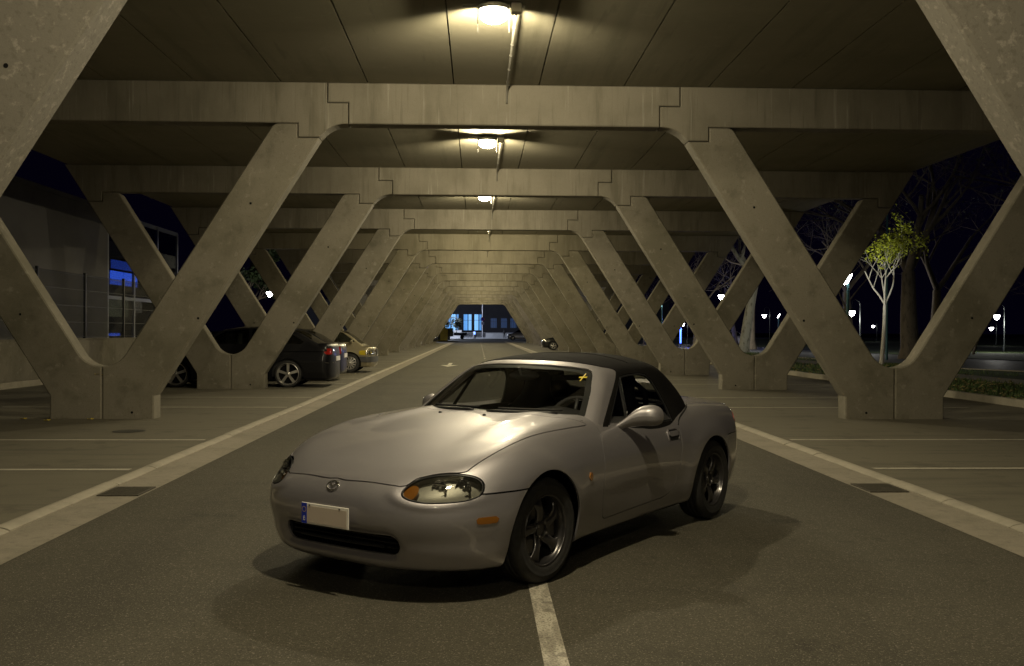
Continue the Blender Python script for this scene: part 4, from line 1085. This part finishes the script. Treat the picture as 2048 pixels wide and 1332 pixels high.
for xx in (-1.6,1.5):
    for yy in (-.8,.8):
        b=MB(); b.lathe([(.0001,-.1),(.25,-.1),(.33,-.09),(.34,0),(.33,.09),(.25,.1),(.0001,.1)],24,(xx,yy,.34),'y'); b.build('wheel',P_rubber,t,angle=40)
b=MB(); b.box(-2.42,-2.3,-.8,.8,.42,.60); b.build('bumper',P_bump,t)
# ---------------------------------------------------------------- far end: container, street furniture, building, person
M_yel=mat('yellow_container_paint',(.45,.36,.02),.5,noise=(1.5,.2)); M_ydk=mat('container_dark',(.03,.04,.03),.6)
t=empty('recycling_container',(-5.6,140,0),0,'tall yellow recycling container with a dark centre panel beyond the left struts','container')
b=MB(); b.prism([(-1.25,0),(-1.3,1.55),(-.9,1.95),(.0,2.05),(.9,1.95),(1.3,1.55),(1.25,0)],0,1.4,bev=.05); b.build('shell',M_yel,t)
b=MB(); b.box(-.25,.22,-.02,0.0,.1,1.9); b.build('dark_panel',M_ydk,t); b=MB(); b.box(1.31,1.6,.1,1.3,0.1,1.6); b.build('side_hatch',M_ydk,t)
M_fac=surf_mat('facade_dark',(.018,.018,.022),[(.4,4,.4,.7,(.012,.012,.016),.8)],rough=.8)
M_wblue=mat('window_blue_lit',(.1,.3,.6),.4,emit=(.08,.36,.9),es=1.0); M_wdim=mat('window_dim',(.02,.03,.05),.3,emit=(.02,.05,.14),es=.5)
M_wwhite=mat('window_blind_lit',(.3,.5,.7),.4,emit=(.18,.52,1.0),es=1.2); M_mull=mat('window_frame_dark',(.02,.025,.04),.5)
M_pave=surf_mat('pale_pavement',(.30,.31,.33),[(1,4,.4,.7,(.22,.23,.25),.7)],rough=.8)
sheet('far_pavement',[(-60,182),(90,182),(90,260),(-60,260)],-.004,M_pave)
YB=228
t=empty('far_building',(0,YB,0),0,'long low dark building with blue lit windows across the far end of the aisle','building')
b=MB(); b.box(-40,45,0,8,0,8.2); b.box(-41,46,-.6,8.5,8.2,8.6); b.build('wall',M_fac,t)
random.seed(11)
for i,(xa,xb,m_) in enumerate([(-9.6,-8.5,M_wblue),(-8.3,-7.4,M_wwhite),(-7.2,-6.4,M_wblue),(-6.2,-5.2,M_wwhite),(-5.0,-4.5,M_wblue),(-3.3,-2.4,M_wblue),(-2.2,-1.5,M_wwhite),(-.8,.1,M_wwhite),(.3,.85,M_wblue),(3.0,4.4,M_wdim),(5.4,6.8,M_wdim),(7.6,9.0,M_wdim),(10,11.4,M_wdim),(-13,-11,M_wblue),(-20,-16,M_wdim),(14,18,M_wdim)]):
    z0,z1=(1.6,5.3) if m_ is not M_wdim else (2.2,4.4)
    b=MB(); b.box(xa,xb,-.06,-.02,z0,z1); w_=b.build('window',m_,t)
    b=MB()
    for q in range(3): 
        xx=xa+(xb-xa)*(q+.5)/3; b.box(xx-.04,xx+.04,-.10,-.06,z0,z1)
    b.box(xa,xb,-.11,-.07,z0+(z1-z0)*.62,z0+(z1-z0)*.62+.08); b.box(xa-.05,xb+.05,-.1,-.06,z0-.08,z0); b.build('frame',M_mull,w_)
# balustrade on the ramp in front of the building
M_rail=mat('rail_metal',(.35,.36,.4),.4,.6)
t=empty('ramp_wall',(1.6,196,0),0,'low pale concrete ramp wall in front of the far building','wall'); b=MB(); b.box(0,9,0,.3,0,1.0); b.build('wall',M_pave,t)
b=MB(); b.box(-7.2,-3.4,205,205.3,0,1.6); 
tag(b.build('terrace_wall',M_pave),'pale lit terrace wall left of the far pole','wall')
t=empty('railing',(-3.4,200,0),0,'light metal railing with thin bars along the far ramp','railing')
b=MB(); b.box(0,11,0,.05,1.05,1.10); b.box(0,11,0,.05,.15,.2); b.build('rail',M_rail,t)
for k in range(12): b=MB(); b.box(k-.02,k+.02,-.02,.02,0,1.1); b.build('post',M_rail,t)
b=MB()
for k in range(55): b.box(k*.2,k*.2+.03,.01,.04,.2,1.05)
b.build('bars',M_rail,t)
t=empty('sign_pole',(.9,192,0),0,'tall grey pole with a round blue no-parking sign at the far end','sign')
b=MB(); b.tube([(0,0,0),(0,0,8.4)],.09,10); b.build('pole',mat('pole_grey',(.6,.6,.66),.5,.0),t)
b=MB(); b.lathe([(.0001,-.14),(.30,-.14),(.36,-.13)],24,(0,0,3.75),'y'); b.build('round_sign',mat('sign_blue',(.02,.03,.30),.4),t)
b=MB(); b.lathe([(.29,-.15),(.36,-.15),(.36,-.12)],24,(0,0,3.75),'y'); b.build('sign_rim',mat('sign_red',(.4,.02,.03),.4),t)
b=MB(); b.box(-.3,.3,-.14,-.12,2.65,3.2); b.build('lower_plate',mat('plate_grey',(.3,.3,.36),.4),t)
t=empty('litter_bin',(-.65,190,0),0,'slim bin with a blue glowing panel beside the far pole','bin')
b=MB(); b.lathe([(.28,0),(.30,.1),(.30,1.15),(.22,1.3),(.0001,1.32)],16); b.build('body',mat('bin_grey',(.12,.12,.13),.5),t,angle=40)
b=MB(); b.box(-.12,.16,-.34,-.305,.75,1.25); b.build('panel',mat('panel_blue',(.05,.1,.6),.4,emit=(.15,.3,1.0),es=4),t)
# person
def person(x,y,rz):
    pts=[(0,0,.94),(0,.0,1.12),(0,.0,1.38),(0,.01,1.50),(0,.03,1.60),(0,.03,1.74),
         (.09,0,.90),(.11,.05,.50),(.12,.0,.09),(.13,.14,.05),(-.09,0,.90),(-.10,-.02,.50),(-.13,-.14,.09),(-.13,.0,.05),
         (.19,0,1.42),(.25,-.03,1.15),(.24,.06,.92),(.24,.10,.84),(-.19,0,1.42),(-.25,-.02,1.15),(-.24,.10,.93),(-.23,.14,.86)]
    ed=[(0,1),(1,2),(2,3),(3,4),(4,5),(0,6),(6,7),(7,8),(8,9),(0,10),(10,11),(11,12),(12,13),(2,14),(14,15),(15,16),(16,17),(2,18),(18,19),(19,20),(20,21)]
    rad=[.15,.15,.17,.06,.085,.075,.10,.075,.05,.035,.10,.075,.05,.035,.08,.06,.045,.035,.08,.06,.045,.035]
    me=bpy.data.meshes.new('person'); me.from_pydata(pts,ed,[]); o=bpy.data.objects.new('person',me); COL.objects.link(o)
    o.modifiers.new('skin','SKIN'); 
    for v,r in zip(me.skin_vertices[0].data,rad): v.radius=(r,r*.8)
    me.skin_vertices[0].data[0].use_root=True
    s=o.modifiers.new('sub','SUBSURF'); s.levels=1; s.render_levels=1
    dg_=bpy.context.evaluated_depsgraph_get(); me2=bpy.data.meshes.new_from_object(o.evaluated_get(dg_)); o.modifiers.clear(); o.data=me2; me2.materials.append(mat('dark_clothes',(.012,.012,.015),.9))
    me2.polygons.foreach_set('use_smooth',[True]*len(me2.polygons))
    o.location=(x,y,0); o.rotation_euler=(0,0,rz)
    b=MB(); b.lathe([(.0001,.10),(.06,.085),(.088,.03),(.09,-.02),(.075,-.05)],14); h=b.build('hair',mat('dark_hair',(.01,.008,.006),.8),o,smooth=True); h.location=(0,.02,1.70)
    return o
tag(person(5.05,186,2.6),'person in dark clothes walking on the far pavement beside the silver people carrier','person')
# ---------------------------------------------------------------- left side: wall, fence, building
b=MB(); b.box(-11.25,-11.0,12,37.4,-.02,1.10); b.box(-11.28,-10.97,12,37.4,1.10,1.13)
tag(b.build('low_wall',M_conc),'low concrete wall under the metal fence left of the parking bays','wall')
sheet('left_verge',[(-10.6,4),(-10.6,140),(-30,140),(-30,4)],.10,M_soil)
b=MB(); b.box(-10.75,-10.6,6,60,-.02,.17); tag(b.build('left_kerb',M_kerb),kind='structure')
t=empty('mesh_fence',(-11.12,13,1.13),0,'dark welded mesh fence on top of the low wall','fence')
for k in range(9):
    b=MB(); b.box(-.035,.035,k*3-.035,k*3+.035,0,1.85); b.build('post',M_fence,t)
    if k<8:
        b=MB()
        for q in range(1,56): yy=k*3+q*3/56; b.box(-.004,.004,yy-.0035,yy+.0035,.03,1.80)
        for zz in (.05,.45,.9,1.35,1.76): b.box(.004,.012,k*3+.03,k*3+2.97,zz-.006,zz+.006)
        b.build('mesh_panel',M_fence,t)
M_bld=surf_mat('rendered_wall',(.15,.145,.15),[(.5,4,.4,.7,(.11,.107,.112),.7)],rough=.85)
t=empty('side_building',(-14,12,0),0,'plain grey building with a glazed corner lit blue inside, left behind the fence','building')
b=MB(); b.box(-9,0,-4,25.4,0,5.85); b.build('wall',M_bld,t)
b=MB(); b.box(-9,.06,-4,25.5,5.85,6.0); b.build('parapet',M_bld,t)
M_cgl=glass('curtain_glass',(.55,.58,.62),.6); M_wb2=mat('inner_blue_lit',(.1,.2,.6),.4,emit=(.05,.16,1.0),es=2.2); M_wb3=mat('inner_blue_dim',(.1,.2,.6),.4,emit=(.03,.10,.7),es=.8)
b=MB(); 
for y in (25.45,28.3,31.2,34.0): b.box(-.09,0,y-.06,y+.06,0,5.85)
b.box(-.085,-.005,25.45,34,5.73,5.90); b.box(-.085,-.005,25.45,34,2.55,2.68); b.box(-9,-.09,33.94,34.06,5.73,5.9)
b.build('glazing_frame',mat('glazing_metal',(.32,.33,.34),.4,.5),t)
b=MB(); b.box(-.05,-.04,25.5,33.95,0,5.75); b.build('glazing',M_cgl,t)
b=MB(); b.box(-7,-3,25.6,36,-.0,.05); b.box(-7.1,-7,25.6,36,0,5.7); b.build('inner_wall',M_bld,t)
for (ya,yb2,za,zb2,m_) in ((26.9,28.2,3.2,3.75,M_wb2),(28.3,29.9,3.2,3.75,M_wb2),(27.0,29.3,3.85,4.2,M_wb3),(33.6,34.3,3.5,4.2,M_wb3),(26.6,27.9,1.12,1.24,M_wb2)):
    b=MB(); b.box(-.70,-.65,ya+.6,yb2+.6,za,zb2); b.build('inner_window',m_,t)
b=MB(); b.box(-.70,-.65,27.1,29.4,1.9,2.7); b.build('inner_window',mat('dim_warm_window',(.2,.2,.1),.4,emit=(.45,.42,.16),es=.35),t)
b=MB(); b.box(-.70,-.65,30.2,31.1,2.1,2.6); b.build('inner_window',mat('dim_warm_window2',(.2,.2,.1),.4,emit=(.6,.45,.25),es=.4),t)
# ---------------------------------------------------------------- right side park
b=MB(); b.box(9.83,9.97,6,130,-.02,.16); tag(b.build('park_kerb',M_kerb),kind='structure')
sheet('grass_strip',[(9.95,4),(13.2,4),(13.2,140),(9.95,140)],.11,M_grass)
sheet('park_path',[(13.2,4),(14.6,4),(14.6,140),(13.2,140)],.12,M_path)
sheet('tree_verge',[(14.6,4),(22,4),(19,28),(17.0,33),(16,40),(15.6,60),(15.4,140),(14.6,140)],.11,M_grass)
rd=[(22.3,4),(19.3,28),(17.3,33),(16.3,40),(15.9,60),(15.7,135),(26,135),(26,60),(26,50),(27,44),(34,36),(60,20),(60,4)]
sheet('park_road',rd,.0,M_road)
b=MB(); pe=[(22.0,4),(19.0,28),(17.0,33),(16.0,40),(15.6,60),(15.4,135)]
vs=[];fs=[]
for (x,y) in pe: vs+=[(x,y,-.02),(x,y,.14),(x+.25,y,.14),(x+.25,y,-.02)]
for i in range(len(pe)-1):
    for q in range(3): fs.append((i*4+q,i*4+q+1,(i+1)*4+q+1,(i+1)*4+q))
b.add(vs,fs); tag(b.build('road_kerb',M_kerb,fix=True),kind='structure')
sheet('far_verge',[(26,135),(26,60),(26,50),(27,44),(34,36),(60,20),(200,20),(200,200),(26,200)],.03,M_grass)
# fallen leaves
random.seed(3)
M_leaf=mat('dry_leaf',(.30,.25,.10),.8,noise=(3,.4)); M_gbl=mat('grass_blade',(.07,.12,.03),.8,noise=(3,.3))
b=MB()
for i in range(2600):
    q=random.random()
    if q<.55: x=random.uniform(10.0,13.1); y=14+abs(random.gauss(0,18))
    elif q<.7: x=15.5+random.gauss(0,.8); y=36.8+random.gauss(0,1.0)
    elif q<.85: x=15.4+random.gauss(0,.6); y=random.uniform(50,80)
    else: x=random.uniform(10,15); y=random.uniform(16,70)
    if y>120: continue
    s=random.uniform(.03,.07); a=random.uniform(0,6.3); z=.13; tl=random.uniform(0,.04)
    b.add([(x+s*math.cos(a+k*PI/2),y+s*math.sin(a+k*PI/2),z+tl*(k==0)+random.uniform(0,.02)) for k in range(4)],[(0,1,2,3)])
tag(b.build('fallen_leaves',M_leaf),kind='stuff')
b=MB()
for i in range(9000):
    q=random.random()
    if q<.6: x=random.uniform(10.0,13.2); y=14+abs(random.gauss(0,16))
    elif q<.8: x=random.uniform(14.6,16.2); y=random.uniform(28,70)
    else: x=15.5+random.gauss(0,.7); y=random.choice((36.8,57.0))+random.gauss(0,.8)
    h=random.uniform(.05,.14); a=random.uniform(0,6.3); 
    b.add([(x-.012*math.cos(a),y-.012*math.sin(a),.11),(x+.012*math.cos(a),y+.012*math.sin(a),.11),(x+random.gauss(0,.03),y+random.gauss(0,.03),.11+h)],[(0,1,2)])
tag(b.build('grass_blades',M_gbl),kind='stuff')
for (x,y,z,lab) in ((-5.72,14.98,.685,'yellow leaf lying in the notch of the nearest left V support'),(-6.3,14.5,.034,'curled yellow leaf on the paving at the foot of the nearest left V support'),(-6.75,14.75,.034,'small yellow leaf left of the nearest left V support'),(-5.75,14.7,.034,'tiny yellow leaf under the joint of the nearest left V support')):
    b=MB(); s=.07 if z>.5 else .045
    b.grid([[(s*(u-1.5)*.7,s*(v-1.5)*.5*(1-abs(u-1.5)/2.2),.012+.012*math.sin(u*2+v)) for v in range(4)] for u in range(4)]); o=b.build('fallen_leaf',mat('yellow_leaf',(.5,.38,.05),.7)); o.location=(x,y,z); o.rotation_euler=(0,0,random.uniform(0,6)); tag(o,lab,'leaf')
# trees
M_bark=surf_mat('bark_grey',(.22,.20,.16),[((6,6,2),6,.45,.7,(.12,.11,.085),.8)],rough=.9); M_barkp=surf_mat('bark_pale',(.42,.39,.31),[((7,7,2.5),6,.5,.66,(.16,.15,.11),.9)],rough=.9)
M_barkd=surf_mat('bark_dark',(.17,.14,.105),[((6,6,2),6,.45,.7,(.06,.05,.04),.8)],rough=.9)
def branches(mb,p,d,L,r,depth,spread=.55,tips=None,n=6,up=.12):
    pts=[p]; rs=[r]; q=p.copy(); dd=d.copy(); k=4
    for i in range(k):
        dd=(dd+Vector((random.gauss(0,.10),random.gauss(0,.10),random.gauss(0,.06)+up*.3))).normalized(); q=q+dd*(L/k); pts.append(q.copy()); rs.append(r*(1-.5*(i+1)/k))
    mb.tube(pts,rs,n,cap=False)
    if depth==0:
        if tips is not None: tips+= pts[2:]
        return
    for c in range(random.choice((2,3,3))):
        i=random.choice((2,3,4)); ax=Vector((random.gauss(0,1),random.gauss(0,1),random.gauss(0,.5))).normalized()
        nd=(dd+ax*spread*1.3+Vector((0,0,up))).normalized(); branches(mb,pts[i],nd,L*random.uniform(.6,.8),rs[i]*.7,depth-1,spread,tips,max(3,n-1),up)
def tree(name,label,x,y,H,r,m,depth=4,lean=(0,0),trunk_h=.4,nb=4,group=None,leaves=0,leafm=None,lsize=.06,seed=0,cat='tree',spread=.55,z=.1,drop=0):
    random.seed(seed); t=empty(name,(x,y,z),0,label,cat,group)
    th=H*trunk_h; pts=[]; rs=[]
    for i in range(9):
        f_=i/8; pts.append(Vector((lean[0]*f_+math.sin(f_*5+seed)*.02*th*.3,lean[1]*f_,th*f_-.05))); rs.append(r*(1.35 if i==0 else 1.0-.35*f_))
    b=MB(); b.tube(pts,rs,14,cap=False); b.build('trunk',m,t,smooth=True)
    b=MB(); tips=[]
    for k in range(nb):
        a=2*PI*k/nb+random.uniform(-.4,.4); d=Vector((math.cos(a)*spread,math.sin(a)*spread,1)).normalized()
        branches(b,pts[-1],d,(H-th)*.42,rs[-1]*.72,depth-1,spread,tips,7,.12-drop)
    b.build('crown',m,t,smooth=True)
    if leaves:
        b=MB()
        for i in range(leaves):
            c=random.choice(tips)+Vector((random.gauss(0,.14),random.gauss(0,.14),random.gauss(0,.14))); s=lsize*random.uniform(.6,1.3)
            u=Vector((random.gauss(0,1),random.gauss(0,1),random.gauss(0,.7))).normalized(); v=u.cross(Vector((random.gauss(0,1),random.gauss(0,1),random.gauss(0,1)))).normalized()
            b.add([c-u*s,c-v*s*.55,c+u*s,c+v*s*.55],[(0,1,2,3)])
        b.build('foliage',leafm,t)
    return t
M_lyel=mat('leaf_yellow_green',(.42,.46,.03),.6,noise=(4,.3)); M_ldk=mat('leaf_dark_green',(.03,.05,.015),.7,noise=(3,.4)); M_lgr=mat('leaf_green',(.06,.12,.03),.7,noise=(3,.4))
M_barkb=surf_mat('bark_white',(.60,.56,.48),[((8,8,3),6,.5,.7,(.30,.28,.22),.7)],rough=.9)
tree('young_tree','slim pale young tree with yellow-green leaves in the notch of the nearest right V support',15.45,36.8,6.0,.085,M_barkb,4,(.12,0),.40,4,'trees in the park',2000,M_lyel,.055,seed=5,spread=.5)
tree('plane_tree','thick pale mottled trunk leaning behind the second right V support',15.6,57,11,.33,M_barkp,4,(.75,0),.40,4,'trees in the park',seed=8,spread=.7)
tree('plane_tree','dark broad trunk just behind the pale leaning plane tree',20.9,74,12,.34,M_barkd,4,(.1,0),.45,4,'trees in the park',seed=9,spread=.7)
random.seed(21)
labs=['bare dark tree right of the young yellow-green tree','tall bare tree whose twigs show against the sky at the upper right','bare thin tree beyond the park road at the right edge','bare dark tree left of the young yellow-green tree','broad dark trunk directly behind the young yellow-green tree','thin bare sapling beyond the park road, right of the broad dark trunk','bare tree behind the third right V support','slender bare tree beside the park path further away','bare twiggy tree by the far lamp posts','tall bare tree crown above the park lamps','bare tree at the far right of the park','distant bare tree behind the slanted park lamp']
spots=[(27.5,58,13,.35),(24.5,38,14,.30),(28.5,47,6,.07),(19.5,52,9,.10),(22.5,50,15,.50),(31.0,60,7,.08),(17.5,78,10,.20),(16.3,95,8,.12),(24,90,11,.25),(29,75,15,.4),(36,56,13,.3),(20,110,10,.2)]
for i,((x,y,H,r),lb) in enumerate(zip(spots,labs)):
    tree('bare_tree',lb,x,y,H,r,M_barkd,6 if r>.15 else 5,(random.gauss(0,.3),0),.30,3 if r>.15 else 4,'trees in the park',500 if i in (0,1,4,9) else 0,M_ldk,.08,seed=30+i,spread=.8)
# left side trees
tree('leafy_tree','green leafy tree behind the fence at left, lit by a lamp',-17.5,55,4.6,.10,M_bark,4,(.1,0),.35,4,'trees left of the car park',2500,M_lgr,.13,seed=61,spread=.8)
tree('leafy_tree','dark leafy tree further left behind the glazed building corner',-16.5,70,8,.2,M_barkd,4,(.1,0),.35,4,'trees left of the car park',3000,M_ldk,.16,seed=62,spread=.8)
tree('drooping_tree','drooping pale-leaved tree in front of the blue windows at the far end',-6.6,186,8.2,.16,M_barkp,4,(.5,0),.42,6,None,1600,mat('leaf_pale',(.13,.15,.10),.7),.18,seed=63,spread=1.2,z=0,drop=.5)
# ---------------------------------------------------------------- park lamps
M_lg=mat('lantern_glow',(1,1,1),.5,emit=(1.0,.97,.94),es=26); M_post=mat('lamp_post_dark',(.02,.025,.025),.5,.3); M_postb=mat('lamp_post_teal',(.03,.09,.10),.5,.3)
def hanging_lamp(x,y,h,label,power=0,sc_=1.0):
    t=empty('park_lamp',(x,y,.1),0,label,'street lamp','lamps in the park')
    b=MB(); b.lathe([(.10,0),(.09,.4),(.05,.5),(.04,h*.9),(.035,h+.35)],10); top=h+.35
    b.tube([(0,0,top),(-.08,0,top+.28),(-.30,0,top+.42),(-.52,0,top+.30),(-.55,0,top),(-.55,0,h+.2)],.022,8); b.build('post',M_post,t,smooth=True)
    b=MB(); b.lathe([(.0001,.22),(.06,.20),(.09,.12),(.20,.04),(.22,0)],16,(-.55,0,h)); b.build('shade',M_post,t,smooth=True)
    b=MB(); b.lathe([(.21,0),(.19,-.12),(.12,-.26),(.0001,-.33)],16,(-.55,0,h)); b.build('lantern',M_lg,t,smooth=True)
    if power:
        L=bpy.data.lights.new('lantern_light','POINT'); L.energy=power; L.color=(.98,.95,.86); L.shadow_soft_size=.2; o=bpy.data.objects.new('lantern_light',L); COL.objects.link(o); o.parent=t; o.location=(-.55,0,h-.5)
    return t
def panel_lamp(x,y,h,label,power=0,aim=(-.1,-1,-1.6)):
    t=empty('panel_lamp',(x,y,.1),0,label,'street lamp','lamps in the park')
    b=MB(); b.lathe([(.07,0),(.05,h)],10); b.build('post',M_postb,t,smooth=True)
    b=MB(); b.box(-.14,.14,-.30,.30,-.03,.0); o=b.build('head',M_lg,t,bevel=.01); o.location=(0,0,h); o.rotation_euler=(math.radians(-8),math.radians(-62),0); o.scale=(1.3,.8,1)
    if power:
        L=bpy.data.lights.new('panel_light','SPOT'); L.energy=power; L.color=(.95,.97,.85); L.shadow_soft_size=.15; L.spot_size=math.radians(70); L.spot_blend=.8; o=bpy.data.objects.new('panel_light',L); COL.objects.link(o); o.parent=t; o.location=(-.35,0,h-.1); o.rotation_euler=Vector(aim).to_track_quat('-Z','Y').to_euler()
    return t
def RX(px,Z): return (px-959)/1950*Z+.0
hanging_lamp(RX(1449,70)+.55,70,3.95,'hanging lantern on a curved arm between the second and third right V supports',700)
hanging_lamp(RX(1716,62)+.55,62,2.65,'lantern just left of the young yellow-green tree',300)
hanging_lamp(RX(2015,66)+.55,66,2.5,'hanging lantern near the right edge of the photo',300)
hanging_lamp(RX(2004,100)+.55,100,1.85,'tiny far lantern under the one near the right edge')
hanging_lamp(RX(1537,95)+.55,95,3.0,'lantern showing just left of the nearest right inner strut')
hanging_lamp(RX(1371,105)+.55,105,2.2,'small far lantern above the blue lit road')
hanging_lamp(RX(1760,140)+.55,140,2.3,'faint far lantern right of the young tree lantern')
panel_lamp(RX(1699,34)+.15,34,3.15,'slanted bright panel lamp beside the outer strut near the young tree',420,(2.4,2.9,.5))
_pl=[o for o in bpy.data.objects if o.name.startswith('panel_light')][-1]; _trunk_fill=_pl.copy(); _trunk_fill.data=_pl.data.copy(); COL.objects.link(_trunk_fill); _trunk_fill.data.energy=3500; _trunk_fill.data.spot_size=math.radians(20); _trunk_fill.rotation_euler=Vector((2.6,23,-.3)).to_track_quat('-Z','Y').to_euler()  # extra narrow spot added at this lamp to brighten the pale plane trunk
panel_lamp(RX(1329,80),80,3.55,'slanted panel lamp seen between the third and fourth right V supports',500)
panel_lamp(RX(1566,90),90,2.8,'slanted panel lamp low behind the nearest right inner strut')
# blue glowing post and its light on the road
t=empty('light_column',(RX(1367,84),84,0),0,'thin blue glowing column beside the park road','light column')
b=MB(); b.box(-.07,.07,-.07,.07,0,.4); b.build('base',M_post,t)
b=MB(); b.box(-.06,.06,-.06,.06,.4,2.6); b.build('tube',mat('blue_glow',(.05,.1,.8),.4,emit=(.06,.15,1.0),es=5),t)
L=bpy.data.lights.new('blue_light','POINT'); L.energy=1100; L.color=(.12,.18,1.0); L.shadow_soft_size=.3; o=bpy.data.objects.new('blue_light',L); COL.objects.link(o); o.parent=t; o.location=(0,-.3,2.0)
# teal sign pole behind the young tree
b=MB(); b.lathe([(.06,0),(.05,7.0)],10,(RX(1788,45),45,0.1)); tag(b.build('teal_pole',M_postb,smooth=True),'thin teal pole behind the young yellow-green tree','pole')
# pale car glimpsed in the park
h4=hatch('pale car headlamp-on beyond the pale plane trunk, on the park road',P_white,P_alloy,.4); h4.location=(RX(1478,98),98,.02); h4.rotation_euler=(0,0,-PI/2)
# left distant lamp
hanging_lamp(RX(546,62)+.55,62,3.7,'small lantern seen through the left struts above the green tree',500)
# lights at the far crossing
for (x,y,z,e) in ((-2,188,6.5,500),):
    t=empty('street_lamp',(x-7,y+4,0),0,'street lamp lighting the far pavement, left of the pickup','street lamp')
    b=MB(); b.tube([(0,0,0),(0,0,7.2),(-.5,0,7.6),(-1.5,0,7.7)],.06,8); b.build('post',M_post,t); b=MB(); b.box(-2.0,-1.4,-.15,.15,7.6,7.7); b.build('head',M_lg,t)
    L=bpy.data.lights.new('street_light','POINT'); L.energy=20000; L.color=(.80,.86,1.0); L.shadow_soft_size=.2; o=bpy.data.objects.new('street_light',L); COL.objects.link(o); o.parent=t; o.location=(-1.7,0,7.3)
